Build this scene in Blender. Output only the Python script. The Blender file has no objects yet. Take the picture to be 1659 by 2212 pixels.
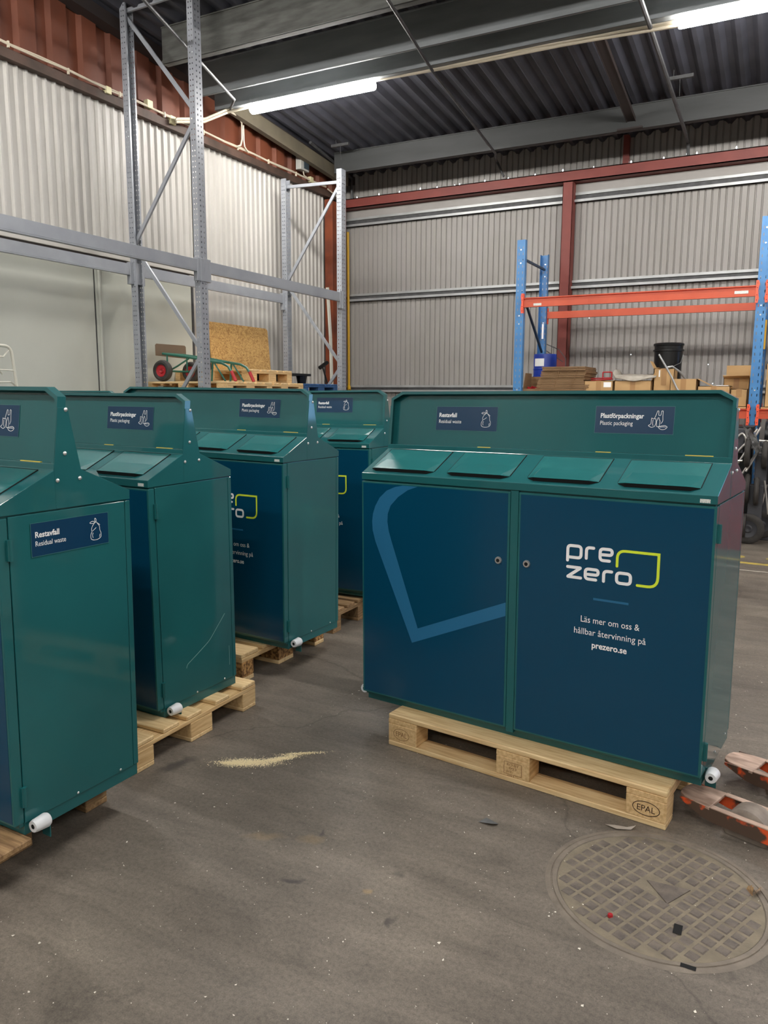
import bpy, bmesh, math, random
from mathutils import Vector, Matrix, Euler
R = math.radians
random.seed(7)
S = bpy.context.scene
C = bpy.context.scene.collection

# ------------------------------------------------------------------ camera, world, exposure
cam_d = bpy.data.cameras.new('camera')
cam = bpy.data.objects.new('camera', cam_d)
C.objects.link(cam)
cam_d.sensor_fit = 'VERTICAL'
cam_d.sensor_height = 24.0
cam_d.lens = 1658.53 / 2212 * 24.0
cam_d.clip_start = 0.02
cam_d.clip_end = 100
cam.matrix_world = (Matrix.Translation((0, 0, 1.536)) @ Matrix.Rotation(R(27.5), 4, 'Z')
                    @ Matrix.Rotation(R(90 - 8.7261), 4, 'X') @ Matrix.Rotation(R(0.2894), 4, 'Z'))
S.camera = cam
world = bpy.data.worlds.new('world')
world.use_nodes = True
world.node_tree.nodes['Background'].inputs[0].default_value = (0.8, 0.85, 1, 1)
world.node_tree.nodes['Background'].inputs[1].default_value = 0.05
S.world = world
S.view_settings.view_transform = 'Standard'
S.view_settings.look = 'None'
S.view_settings.gamma = 1
S.view_settings.use_curve_mapping = False
S.view_settings.exposure = 0.0
LAMP = 132.0       # radiance of the strip lights

# ------------------------------------------------------------------ materials
def lin(c):
    return tuple(((v / 255) / 12.92 if v / 255 <= 0.04045 else ((v / 255 + 0.055) / 1.055) ** 2.4) for v in c) + (1,)

def mat(name, col, rough=0.5, metal=0.0, col2=None, nscale=6.0, stretch=(1, 1, 1), lo=0.35, hi=0.7, bump=0.0, bscale=80.0,
        detail=6, emit=0.0, spec=0.5, coat=0.0, rvar=0.0, trans=0.0, alpha=1.0):
    m = bpy.data.materials.new(name)
    m.use_nodes = True
    nt = m.node_tree
    b = nt.nodes['Principled BSDF']
    b.inputs['Base Color'].default_value = lin(col)
    b.inputs['Roughness'].default_value = rough
    b.inputs['Metallic'].default_value = metal
    b.inputs['Specular IOR Level'].default_value = spec
    b.inputs['Coat Weight'].default_value = coat
    b.inputs['Coat Roughness'].default_value = 0.07
    b.inputs['Transmission Weight'].default_value = trans
    b.inputs['Alpha'].default_value = alpha
    if emit:
        b.inputs['Emission Color'].default_value = lin(col)
        b.inputs['Emission Strength'].default_value = emit
    if col2 or bump or rvar:
        tc = nt.nodes.new('ShaderNodeTexCoord')
        mp = nt.nodes.new('ShaderNodeMapping')
        mp.inputs['Scale'].default_value = stretch
        nt.links.new(tc.outputs['Object'], mp.inputs['Vector'])
    if col2:
        n = nt.nodes.new('ShaderNodeTexNoise')
        n.inputs['Scale'].default_value = nscale
        n.inputs['Detail'].default_value = detail
        r = nt.nodes.new('ShaderNodeValToRGB')
        r.color_ramp.elements[0].position = lo
        r.color_ramp.elements[1].position = hi
        r.color_ramp.elements[0].color = lin(col)
        r.color_ramp.elements[1].color = lin(col2)
        nt.links.new(mp.outputs[0], n.inputs['Vector'])
        nt.links.new(n.outputs['Fac'], r.inputs[0])
        nt.links.new(r.outputs[0], b.inputs['Base Color'])
        if rvar:
            mr = nt.nodes.new('ShaderNodeMapRange')
            mr.inputs['To Min'].default_value = rough - rvar
            mr.inputs['To Max'].default_value = rough + rvar
            nt.links.new(n.outputs['Fac'], mr.inputs[0])
            nt.links.new(mr.outputs[0], b.inputs['Roughness'])
    if bump:
        n2 = nt.nodes.new('ShaderNodeTexNoise')
        n2.inputs['Scale'].default_value = bscale
        n2.inputs['Detail'].default_value = 3
        nt.links.new(mp.outputs[0], n2.inputs['Vector'])
        bp = nt.nodes.new('ShaderNodeBump')
        bp.inputs['Strength'].default_value = bump
        bp.inputs['Distance'].default_value = 0.01
        nt.links.new(n2.outputs['Fac'], bp.inputs['Height'])
        nt.links.new(bp.outputs[0], b.inputs['Normal'])
    return m

M = {}
M['green'] = mat('green_paint', (22, 92, 95), 0.55, col2=(25, 98, 100), nscale=3, spec=0.2, rvar=0.03, coat=0.85)
M['green_flap'] = mat('green_flap_paint', (27, 102, 103), 0.45, col2=(48, 122, 120), nscale=7, lo=0.5, hi=0.85, spec=0.3, coat=0.4)
M['green_dark'] = mat('dark_green_paint', (18, 56, 54), 0.45)
M['petrol'] = mat('petrol_blue_film', (4, 66, 95), 0.2, spec=0.45, bump=0.01, bscale=300)
M['petrol_light'] = mat('light_petrol_print', (42, 108, 148), 0.25, spec=0.45)
M['label'] = mat('label_blue', (8, 56, 88), 0.3)
M['label_edge'] = mat('label_edge', (60, 116, 118), 0.35)
M['print_white'] = mat('white_print', (252, 253, 253), 0.4)
M['print_lime'] = mat('lime_print', (222, 244, 62), 0.4)
M['black'] = mat('black_void', (4, 4, 5), 0.8)
M['gap'] = mat('dark_gap', (8, 18, 20), 0.8)
M['chrome'] = mat('chrome', (214, 212, 208), 0.32, 0.75)
M['zinc_bolt'] = mat('zinc_bolt', (225, 228, 228), 0.3, 0.7)
M['white_plastic'] = mat('white_plastic', (226, 229, 232), 0.4)
M['sticker'] = mat('sticker_white', (226, 230, 224), 0.5, col2=(176, 184, 178), nscale=320, lo=0.50, hi=0.60)
M['tape'] = mat('yellow_tape', (224, 206, 96), 0.5)
M['wood_x'] = mat('pine_lengthwise', (234, 206, 156), 0.6, col2=(206, 168, 116), nscale=9, stretch=(0.7, 9, 9), lo=0.38, hi=0.74, bump=0.15, bscale=40)
M['wood_y'] = mat('pine_crosswise', (228, 196, 144), 0.6, col2=(196, 156, 104), nscale=9, stretch=(9, 0.7, 9), lo=0.38, hi=0.74, bump=0.15, bscale=40)
M['wood_old_x'] = mat('weathered_pine_lengthwise', (170, 138, 98), 0.7, col2=(116, 88, 58), nscale=9, stretch=(0.7, 9, 9), bump=0.2, bscale=40)
M['wood_old_y'] = mat('weathered_pine_crosswise', (160, 130, 92), 0.7, col2=(110, 82, 54), nscale=9, stretch=(9, 0.7, 9), bump=0.2, bscale=40)
M['chip_block'] = mat('chipboard_block', (196, 150, 92), 0.8, col2=(112, 78, 44), nscale=60, lo=0.42, hi=0.6, bump=0.6, bscale=60)
M['brand'] = mat('burnt_mark', (58, 36, 20), 0.8)
M['brand_faint'] = mat('faint_burnt_mark', (132, 92, 52), 0.8)
M['grey_paint'] = mat('grey_rack_paint', (158, 162, 168), 0.36, 0.1, col2=(146, 150, 157), nscale=4)
M['galv'] = mat('galvanised_steel', (178, 180, 180), 0.42, 0.35, col2=(160, 162, 162), nscale=5)
M['galv_dull'] = mat('dull_galvanised_conduit', (82, 83, 84), 0.6, 0.2, col2=(66, 66, 67), nscale=14)
M['wall_white'] = mat('white_cladding', (190, 187, 181), 0.5, col2=(174, 171, 164), nscale=1.2, stretch=(1, 1, 0.4))
M['wall_smooth'] = mat('smooth_wall_panel', (192, 194, 183), 0.34, col2=(186, 188, 177), nscale=1.5, rvar=0.03)
M['wall_grey'] = mat('grey_cladding', (158, 155, 151), 0.5, col2=(146, 143, 138), nscale=1.5, stretch=(1, 1, 0.3))
M['wall_dim'] = mat('dimmed_cladding', (58, 58, 60), 0.6)  # dark tone stands in for the hall's dim distance
M['groove'] = mat('cladding_groove', (78, 74, 70), 0.7)
M['rust_wall'] = mat('brown_cladding', (122, 66, 42), 0.65, col2=(90, 50, 36), nscale=1.6, stretch=(1, 1, 0.5))
M['brown_rail'] = mat('brown_rail', (86, 66, 56), 0.7, col2=(60, 48, 40), nscale=5)
M['red_steel'] = mat('red_oxide_steel', (132, 62, 54), 0.55, col2=(118, 54, 48), nscale=3)
M['orange_steel'] = mat('orange_brown_steel', (146, 74, 44), 0.6, col2=(104, 52, 36), nscale=3)
M['roof'] = mat('roof_deck', (66, 67, 76), 0.6, 0.0, col2=(52, 53, 60), nscale=3)
M['roof_beam'] = mat('roof_beam', (136, 140, 142), 0.6, 0.0, col2=(118, 122, 124), nscale=4, stretch=(0.4, 2, 2))  # lighter copy, its colour makes up for weak light on the webs
M['roof_beam_dirty'] = mat('dusty_roof_beam', (98, 99, 95), 0.7, 0.0, col2=(70, 70, 66), nscale=6, stretch=(0.6, 2, 3))
M['roof_beam_shaded'] = mat('shaded_roof_beam', (68, 70, 70), 0.65, 0.0, col2=(58, 60, 60), nscale=4, stretch=(0.4, 2, 2))  # darker copy for the back beam, weaker lamp light put into the colour
M['beige_beam'] = mat('beige_beam', (116, 108, 90), 0.7, col2=(98, 92, 78), nscale=3)
M['dark_steel'] = mat('dark_brown_steel', (54, 46, 44), 0.7)
M['cable'] = mat('cream_cable', (206, 196, 176), 0.5)
M['yellow'] = mat('yellow_pipe', (214, 166, 40), 0.45)
M['yellow_floor'] = mat('yellow_floor_paint', (202, 178, 78), 0.6, col2=(150, 136, 84), nscale=12)
M['rack_blue'] = mat('blue_rack_paint', (74, 136, 192), 0.4, col2=(64, 122, 180), nscale=5)
M['rack_blue_dark'] = mat('dark_blue_brace', (36, 62, 88), 0.45)
M['rack_orange'] = mat('orange_rack_paint', (204, 88, 56), 0.42, col2=(188, 74, 44), nscale=3)
M['connector'] = mat('orange_connector', (238, 92, 62), 0.4)
M['card'] = mat('cardboard', (196, 160, 112), 0.8, col2=(184, 148, 100), nscale=4)
M['parcel_tape'] = mat('parcel_tape', (170, 130, 84), 0.4)
M['card_dark'] = mat('brown_cardboard', (146, 116, 84), 0.85, col2=(128, 100, 70), nscale=6, stretch=(1, 1, 6))
M['card_in'] = mat('cardboard_inside', (112, 84, 58), 0.85)
M['drum_blue'] = mat('blue_drum', (22, 56, 158), 0.4)
M['black_plastic'] = mat('black_plastic', (20, 21, 22), 0.32)
M['rubber'] = mat('rubber', (46, 44, 42), 0.75, col2=(62, 59, 56), nscale=12)
M['grey_plastic'] = mat('dark_grey_plastic', (62, 63, 68), 0.5)
M['red_paint'] = mat('red_paint', (172, 34, 42), 0.45)
M['truck_green'] = mat('green_truck_paint', (44, 104, 88), 0.4)
M['truck_plate'] = mat('worn_steel_plate', (132, 112, 92), 0.5, 0.4)
M['blue_pallet'] = mat('blue_pallet_paint', (52, 92, 140), 0.65, col2=(40, 76, 120), nscale=6)
M['jack_orange'] = mat('worn_orange_paint', (230, 92, 44), 0.5, col2=(84, 66, 54), nscale=11, lo=0.46, hi=0.52)
M['jack_top'] = mat('worn_fork_top', (212, 184, 166), 0.45, 0.2, col2=(138, 112, 96), nscale=8, stretch=(1, 4, 1))
M['jack_grey'] = mat('dusty_grey_steel', (150, 138, 126), 0.6, col2=(120, 108, 98), nscale=20)
M['poly'] = mat('grey_plastic_sheet', (136, 136, 134), 0.22, col2=(58, 58, 60), nscale=7, spec=0.8)
M['iron'] = mat('cast_iron', (116, 106, 96), 0.6, 0.0, col2=(86, 79, 74), nscale=22, bump=0.35, bscale=120)
M['iron_dark'] = mat('cast_iron_dirt', (134, 124, 105), 0.8, 0.0, col2=(112, 103, 89), nscale=18, bump=0.3, bscale=120)
M['sawdust'] = mat('sawdust', (244, 230, 190), 0.9)
M['chips'] = mat('pale_chips', (232, 226, 212), 0.7)
M['white_steel'] = mat('white_tube', (224, 222, 208), 0.4)
M['lamp_body'] = mat('lamp_body', (215, 215, 215), 0.5)
M['lamp'] = mat('lamp_diffuser', (255, 251, 246), 0.5, emit=LAMP)
M['daylight'] = mat('daylight_spot', (240, 248, 255), 0.5, emit=7.0)
M['box_grey'] = mat('switch_box_grey', (176, 176, 170), 0.5)
M['box_glass'] = mat('smoked_cover', (60, 72, 80), 0.2)
M['box_cream'] = mat('cream_box', (206, 200, 160), 0.5)
M['tarp_red'] = mat('red_tarp', (170, 28, 44), 0.5, col2=(140, 20, 34), nscale=3)

# oriented strand board
def osb():
    m = bpy.data.materials.new('osb')
    m.use_nodes = True
    nt = m.node_tree
    b = nt.nodes['Principled BSDF']
    tc = nt.nodes.new('ShaderNodeTexCoord')
    v = nt.nodes.new('ShaderNodeTexVoronoi')
    v.inputs['Scale'].default_value = 60
    nz = nt.nodes.new('ShaderNodeTexNoise')
    nz.inputs['Scale'].default_value = 9
    nz.inputs['Detail'].default_value = 4
    mx = nt.nodes.new('ShaderNodeMix')
    mx.data_type = 'VECTOR'
    mx.inputs['Factor'].default_value = 0.2
    nt.links.new(tc.outputs['Object'], mx.inputs['A'])
    nt.links.new(nz.outputs['Color'], mx.inputs['B'])
    nt.links.new(mx.outputs['Result'], v.inputs['Vector'])
    r = nt.nodes.new('ShaderNodeValToRGB')
    e = r.color_ramp.elements
    e[0].color = lin((158, 116, 62)); e[0].position = 0.0
    e[1].color = lin((206, 166, 104)); e[1].position = 0.8
    nt.links.new(nz.outputs['Fac'], r.inputs[0])
    sep = nt.nodes.new('ShaderNodeSeparateColor')
    nt.links.new(v.outputs['Color'], sep.inputs[0])
    nt.links.new(sep.outputs[0], r.inputs[0])
    nt.links.new(r.outputs[0], b.inputs['Base Color'])
    b.inputs['Roughness'].default_value = 0.7
    return m
M['osb'] = osb()

def floor_mat():
    m = bpy.data.materials.new('worn_concrete')
    m.use_nodes = True
    nt = m.node_tree
    b = nt.nodes['Principled BSDF']
    tc = nt.nodes.new('ShaderNodeTexCoord')
    L = nt.links.new
    def noise(scale, detail=8, rough=0.6, st=None, dist=0.0):
        n = nt.nodes.new('ShaderNodeTexNoise')
        n.inputs['Scale'].default_value = scale
        n.inputs['Detail'].default_value = detail
        n.inputs['Roughness'].default_value = rough
        n.inputs['Distortion'].default_value = dist
        if st:
            mp = nt.nodes.new('ShaderNodeMapping')
            mp.inputs['Scale'].default_value = st[0]
            mp.inputs['Rotation'].default_value = (0, 0, R(st[1]))
            L(tc.outputs['Object'], mp.inputs['Vector']); L(mp.outputs[0], n.inputs['Vector'])
        else:
            L(tc.outputs['Object'], n.inputs['Vector'])
        return n.outputs['Fac']
    def ramp(f, stops):
        r = nt.nodes.new('ShaderNodeValToRGB')
        e = r.color_ramp.elements
        e[0].position, e[0].color = stops[0][0], stops[0][1]
        e[1].position, e[1].color = stops[-1][0], stops[-1][1]
        for p, c in stops[1:-1]:
            x = e.new(p); x.color = c
        L(f, r.inputs[0])
        return r.outputs[0]
    def mix(kind, a, bb, f):
        x = nt.nodes.new('ShaderNodeMix')
        x.data_type = 'RGBA'; x.blend_type = kind
        if isinstance(f, float): x.inputs['Factor'].default_value = f
        else: L(f, x.inputs['Factor'])
        L(a, x.inputs['A']); L(bb, x.inputs['B'])
        return x.outputs['Result']
    g = lambda v: (v, v, v, 1)
    base = ramp(noise(1.3, 10, 0.62), [(0.3, lin((99, 92, 84))), (0.52, lin((115, 107, 97))), (0.72, lin((131, 122, 110)))])
    scuff = ramp(noise(5, 8, 0.7, ((0.35, 1.6, 1), 18), 0.6), [(0.33, g(0.74)), (0.52, g(1.0)), (0.68, g(1.18))])
    c = mix('MULTIPLY', base, scuff, 1.0)
    grit = ramp(noise(70, 4, 0.7), [(0.32, g(0.72)), (0.5, g(1.0)), (0.68, g(1.18))])
    c = mix('MULTIPLY', c, grit, 0.9)
    fine = ramp(noise(240, 3, 0.7), [(0.32, g(0.78)), (0.5, g(1.0)), (0.66, g(1.22))])
    c = mix('MULTIPLY', c, fine, 0.9)
    stain = ramp(noise(2.6, 6, 0.7, ((1, 1, 1), 0), 1.2), [(0.28, g(0.55)), (0.38, g(1.0))])
    c = mix('MULTIPLY', c, stain, 0.75)
    pits = ramp(noise(24, 6, 0.75), [(0.30, g(0.6)), (0.40, g(1.0))])
    c = mix('MULTIPLY', c, pits, 0.7)
    # individual stains and pale sandy patches: (x, y, angle, half length, half width, strength)
    def patch(x_, y_, ang, a_, b_):
        mp = nt.nodes.new('ShaderNodeMapping'); mp.vector_type = 'TEXTURE'
        mp.inputs['Location'].default_value = (x_, y_, 0); mp.inputs['Rotation'].default_value = (0, 0, R(ang)); mp.inputs['Scale'].default_value = (a_, b_, 1)
        wn = nt.nodes.new('ShaderNodeTexNoise'); wn.inputs['Scale'].default_value = 18; wn.inputs['Detail'].default_value = 6
        L(tc.outputs['Object'], wn.inputs['Vector'])
        w2 = nt.nodes.new('ShaderNodeVectorMath'); w2.operation = 'MULTIPLY_ADD'
        w2.inputs[1].default_value = (.07, .07, 0); L(wn.outputs['Color'], w2.inputs[0]); L(tc.outputs['Object'], w2.inputs[2])
        w3 = nt.nodes.new('ShaderNodeVectorMath'); w3.operation = 'SUBTRACT'; w3.inputs[1].default_value = (.035, .035, 0)
        L(w2.outputs[0], w3.inputs[0]); L(w3.outputs[0], mp.inputs['Vector'])
        ln = nt.nodes.new('ShaderNodeVectorMath'); ln.operation = 'LENGTH'; L(mp.outputs[0], ln.inputs[0])
        return ramp(ln.outputs['Value'], [(0.35, g(1)), (1.0, g(0))])
    dark = nt.nodes.new('ShaderNodeRGB'); dark.outputs[0].default_value = lin((66, 62, 60))
    sand = nt.nodes.new('ShaderNodeRGB'); sand.outputs[0].default_value = lin((168, 142, 98))
    for q, k in (((-2.155, 2.275, 75, .125, .045), .75), ((-1.29, 1.86, 20, .05, .014), .9), ((-1.35, 2.13, 100, .03, .012), .8), ((-.93, 1.83, 110, .03, .016), .8), ((-1.0, 2.05, 0, .03, .02), .5)):
        mm = nt.nodes.new('ShaderNodeMath'); mm.operation = 'MULTIPLY'; mm.inputs[1].default_value = k
        L(patch(*q), mm.inputs[0]); c = mix('MIX', c, dark.outputs[0], mm.outputs[0])
    for q, k in (((-1.52, 2.02, 25, .09, .03), .22), ((-1.36, 2.08, 25, .06, .025), .22), ((-1.05, 1.93, 10, .022, .014), .5), ((-.56, 1.39, 10, .035, .012), .8)):
        mm = nt.nodes.new('ShaderNodeMath'); mm.operation = 'MULTIPLY'; mm.inputs[1].default_value = k
        L(patch(*q), mm.inputs[0]); c = mix('MIX', c, sand.outputs[0], mm.outputs[0])
    # pale specks
    v = nt.nodes.new('ShaderNodeTexVoronoi')
    v.inputs['Scale'].default_value = 34
    L(tc.outputs['Object'], v.inputs['Vector'])
    sp = ramp(v.outputs['Distance'], [(0.05, g(1)), (0.085, g(0))])
    mask = ramp(noise(9, 5, 0.7), [(0.55, g(0)), (0.62, g(1))])
    spm = nt.nodes.new('ShaderNodeMath'); spm.operation = 'MULTIPLY'
    L(sp, spm.inputs[0]); L(mask, spm.inputs[1])
    spec = nt.nodes.new('ShaderNodeRGB'); spec.outputs[0].default_value = lin((206, 198, 182))
    c = mix('MIX', c, spec.outputs[0], spm.outputs[0])
    # hairline cracks
    vn = nt.nodes.new('ShaderNodeTexVoronoi'); vn.feature = 'DISTANCE_TO_EDGE'
    vn.inputs['Scale'].default_value = 0.42
    nw = nt.nodes.new('ShaderNodeTexNoise'); nw.inputs['Scale'].default_value = 3; nw.inputs['Detail'].default_value = 6
    L(tc.outputs['Object'], nw.inputs['Vector'])
    ad = nt.nodes.new('ShaderNodeVectorMath'); ad.operation = 'MULTIPLY_ADD'
    ad.inputs[1].default_value = (0.35, 0.35, 0)
    L(nw.outputs['Color'], ad.inputs[0]); L(tc.outputs['Object'], ad.inputs[2]); L(ad.outputs[0], vn.inputs['Vector'])
    cr = ramp(vn.outputs['Distance'], [(0.0006, g(0.6)), (0.003, g(1.0))])
    c = mix('MULTIPLY', c, cr, 0.8)
    L(c, b.inputs['Base Color'])
    rr = ramp(noise(3, 6, 0.6), [(0.3, g(0.42)), (0.7, g(0.66))])
    L(rr, b.inputs['Roughness'])
    b.inputs['Specular IOR Level'].default_value = 0.4
    bp = nt.nodes.new('ShaderNodeBump'); bp.inputs['Strength'].default_value = 0.35; bp.inputs['Distance'].default_value = 0.004
    L(noise(60, 6, 0.7), bp.inputs['Height']); L(bp.outputs[0], b.inputs['Normal'])
    return m
M['floor'] = floor_mat()

# ------------------------------------------------------------------ mesh helpers
class MB:
    def __init__(s): s.v = []; s.f = []
    def add(s, vs, fs):
        o = len(s.v); s.v += [tuple(v) for v in vs]; s.f += [tuple(i + o for i in f) for f in fs]; return s
    def box(s, x0, x1, y0, y1, z0, z1):
        return s.add([(x0, y0, z0), (x1, y0, z0), (x1, y1, z0), (x0, y1, z0), (x0, y0, z1), (x1, y0, z1), (x1, y1, z1), (x0, y1, z1)],
                     [(0, 3, 2, 1), (4, 5, 6, 7), (0, 1, 5, 4), (1, 2, 6, 5), (2, 3, 7, 6), (3, 0, 4, 7)])
    def prism(s, poly, axis, lo, hi):
        n = len(poly)
        f = {'x': lambda a, b, c: (c, a, b), 'y': lambda a, b, c: (a, c, b), 'z': lambda a, b, c: (a, b, c)}[axis]
        vs = [f(a, b, lo) for a, b in poly] + [f(a, b, hi) for a, b in poly]
        fs = [tuple(range(n))[::-1], tuple(range(n, 2 * n))] + [(i, (i + 1) % n, n + (i + 1) % n, n + i) for i in range(n)]
        return s.add(vs, fs)
    def cyl(s, p0, p1, r0, r1=None, n=12, caps=True):
        r1 = r0 if r1 is None else r1
        p0, p1 = Vector(p0), Vector(p1); d = (p1 - p0).normalized()
        a = d.orthogonal().normalized(); b = d.cross(a)
        vs = []
        for p, r in ((p0, r0), (p1, r1)):
            for i in range(n):
                t = 2 * math.pi * i / n
                vs.append(p + a * math.cos(t) * r + b * math.sin(t) * r)
        fs = [(i, (i + 1) % n, n + (i + 1) % n, n + i) for i in range(n)]
        if caps: fs += [tuple(range(n))[::-1], tuple(range(n, 2 * n))]
        return s.add(vs, fs)
    def tube(s, pts, r, n=8):
        pts = [Vector(p) for p in pts]
        rings = []; prev = None
        for i, p in enumerate(pts):
            d = ((pts[min(i + 1, len(pts) - 1)] - pts[max(i - 1, 0)])).normalized()
            if prev is None: a = d.orthogonal().normalized()
            else: a = (prev - d * prev.dot(d)).normalized()
            prev = a; b = d.cross(a)
            rings.append([p + a * math.cos(2 * math.pi * k / n) * r + b * math.sin(2 * math.pi * k / n) * r for k in range(n)])
        vs = [v for rg in rings for v in rg]; fs = []
        for i in range(len(pts) - 1):
            for k in range(n):
                fs.append((i * n + k, i * n + (k + 1) % n, (i + 1) * n + (k + 1) % n, (i + 1) * n + k))
        fs += [tuple(range(n))[::-1], tuple((len(pts) - 1) * n + k for k in range(n))]
        return s.add(vs, fs)
    def lathe(s, prof, n=24, o=(0, 0, 0), axis='z'):
        vs = []; m = len(prof)
        for k in range(n):
            t = 2 * math.pi * k / n
            for r, z in prof:
                v = (r * math.cos(t), r * math.sin(t), z)
                if axis == 'y': v = (v[0], v[2], v[1])
                if axis == 'x': v = (v[2], v[0], v[1])
                vs.append((v[0] + o[0], v[1] + o[1], v[2] + o[2]))
        fs = []
        for k in range(n):
            for i in range(m - 1):
                fs.append((k * m + i, ((k + 1) % n) * m + i, ((k + 1) % n) * m + i + 1, k * m + i + 1))
        return s.add(vs, fs)
    def beam(s, p0, p1, w, h, up=(0, 0, 1)):
        p0, p1 = Vector(p0), Vector(p1); d = (p1 - p0).normalized()
        side = d.cross(Vector(up)).normalized(); u = side.cross(d)
        vs = []
        for p in (p0, p1):
            for a, b in ((-1, -1), (1, -1), (1, 1), (-1, 1)): vs.append(p + side * a * w / 2 + u * b * h / 2)
        return s.add(vs, [(0, 1, 2, 3)[::-1], (4, 5, 6, 7), (0, 1, 5, 4), (1, 2, 6, 5), (2, 3, 7, 6), (3, 0, 4, 7)])
    def build(s, name, m, parent=None, bevel=0.0, smooth=False, seg=2):
        me = bpy.data.meshes.new(name)
        me.from_pydata([tuple(v) for v in s.v], [], s.f)
        bm = bmesh.new(); bm.from_mesh(me)
        bmesh.ops.recalc_face_normals(bm, faces=bm.faces[:])
        bm.to_mesh(me); bm.free()
        if smooth:
            for p in me.polygons: p.use_smooth = True
        o = bpy.data.objects.new(name, me); C.objects.link(o)
        for mm in (m if isinstance(m, (list, tuple)) else [m]): me.materials.append(mm)
        if parent: o.parent = parent
        if bevel:
            md = o.modifiers.new('bevel', 'BEVEL'); md.width = bevel; md.segments = seg; md.limit_method = 'ANGLE'; md.angle_limit = R(35)
            md.harden_normals = False
        if smooth:
            try:
                me.set_sharp_from_angle(angle=R(40))
            except Exception: pass
        return o

def tag(o, label=None, cat=None, group=None, kind=None):
    if label: o['label'] = label
    if cat: o['category'] = cat
    if group: o['group'] = group
    if kind: o['kind'] = kind
    return o
def empty(name, loc, rz=0, label=None, cat=None, group=None):
    o = bpy.data.objects.new(name, None); C.objects.link(o)
    o.location = loc; o.rotation_euler = (0, 0, rz); o.empty_display_size = 0.1
    return tag(o, label, cat, group)
def struct(name, mb, m, **k):
    o = mb.build(name, m, **k); o['kind'] = 'structure'; return o
def copy_tree(o, parent=None):
    c = o.copy(); C.objects.link(c)
    if parent: c.parent = parent
    for ch in o.children: copy_tree(ch, c)
    return c
trim_n = [0]
def trim(mb, m, **k):
    trim_n[0] += 1
    return struct('trim_%d' % trim_n[0], mb, m, **k)

# flat prints ------------------------------------------------------
def rounded(pts, rad, closed=False, n=6):
    out = []; N = len(pts)
    for i, p in enumerate(pts):
        if not closed and i in (0, N - 1): out.append(Vector(p)); continue
        a, b, c = Vector(pts[i - 1]), Vector(p), Vector(pts[(i + 1) % N])
        r = rad[i] if isinstance(rad, (list, tuple)) else rad
        if r <= 0: out.append(b); continue
        d1 = (a - b); d2 = (c - b)
        l = min(r, d1.length * 0.5, d2.length * 0.5)
        s, e = b + d1.normalized() * l, b + d2.normalized() * l
        for k in range(n + 1):
            t = k / n
            out.append(s * (1 - t) ** 2 + b * 2 * t * (1 - t) + e * t ** 2)
    return out
def stroke(pts, w, closed=False, caps=True):
    """2D stroke -> (verts2d, faces)"""
    P = [Vector(p).to_2d() if len(p) > 2 else Vector(p) for p in pts]
    q = [P[0]]
    for p in P[1:]:
        if (p - q[-1]).length > 1e-6: q.append(p)
    if closed and (q[0] - q[-1]).length < 1e-6: q.pop()
    P = q; N = len(P); vs = []; fs = []
    for i in range(N):
        a = P[i - 1] if (closed or i > 0) else None
        c = P[(i + 1) % N] if (closed or i < N - 1) else None
        d1 = (P[i] - a).normalized() if a is not None else None
        d2 = (c - P[i]).normalized() if c is not None else None
        if d1 is None: d1 = d2
        if d2 is None: d2 = d1
        n1 = Vector((-d1.y, d1.x)); n2 = Vector((-d2.y, d2.x))
        m = (n1 + n2)
        m = n1 if m.length < 1e-4 else m.normalized()
        k = w / 2 / max(0.35, m.dot(n1))
        vs += [P[i] + m * k, P[i] - m * k]
    for i in range(N if closed else N - 1):
        j = (i + 1) % N
        fs.append((2 * i, 2 * i + 1, 2 * j + 1, 2 * j))
    if caps and not closed:
        for e, d in ((0, (P[0] - P[1]).normalized()), (N - 1, (P[-1] - P[-2]).normalized())):
            o = len(vs); nn = Vector((-d.y, d.x)); K = 8
            for k in range(K + 1):
                t = -math.pi / 2 + math.pi * k / K
                vs.append(P[e] + (d * math.cos(t) + nn * math.sin(t)) * w / 2)
            fs.append(tuple(range(o, o + K + 1)))
    return vs, fs
class Plane:
    """maps (u, v, w) to a 3D point"""
    def __init__(s, o, u, v):
        s.o = Vector(o); s.u = Vector(u).normalized(); s.v = Vector(v).normalized(); s.n = s.u.cross(s.v).normalized()
    def __call__(s, a, b, w=0.0): return s.o + s.u * a + s.v * b + s.n * w
def flat(mb, pl, vs, fs, w=0.0006):
    return mb.add([pl(v[0], v[1], w) for v in vs], fs)
_tc = {}
def text_geo(txt, bold=False):
    key = (txt, bold)
    if key in _tc: return _tc[key]
    cu = bpy.data.curves.new('txt', 'FONT'); cu.body = txt; cu.size = 1.0; cu.resolution_u = 3
    cu.fill_mode = 'FRONT'
    if bold: cu.offset = 0.024
    ob = bpy.data.objects.new('txt', cu); C.objects.link(ob)
    dg = bpy.context.evaluated_depsgraph_get()
    me = bpy.data.meshes.new_from_object(ob.evaluated_get(dg))
    vs = [(v.co.x, v.co.y) for v in me.vertices]; fs = [tuple(p.vertices) for p in me.polygons]
    bpy.data.objects.remove(ob); bpy.data.curves.remove(cu); bpy.data.meshes.remove(me)
    _tc[key] = (vs, fs)
    return vs, fs
CAP = max(v[1] for v in text_geo('H')[0])
def text_on(mb, pl, txt, u0, base, cap, width=None, bold=False, w=0.0008, center=False, skew=None):
    vs, fs = text_geo(txt, bold)
    x0 = min(v[0] for v in vs); x1 = max(v[0] for v in vs)
    sy = cap / CAP
    sx = width / (x1 - x0) if width else sy
    if center: u0 = u0 - (x1 - x0) * sx / 2
    return flat(mb, pl, [(u0 + (v[0] - x0) * sx, base + v[1] * sy) for v in vs], fs, w)

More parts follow.
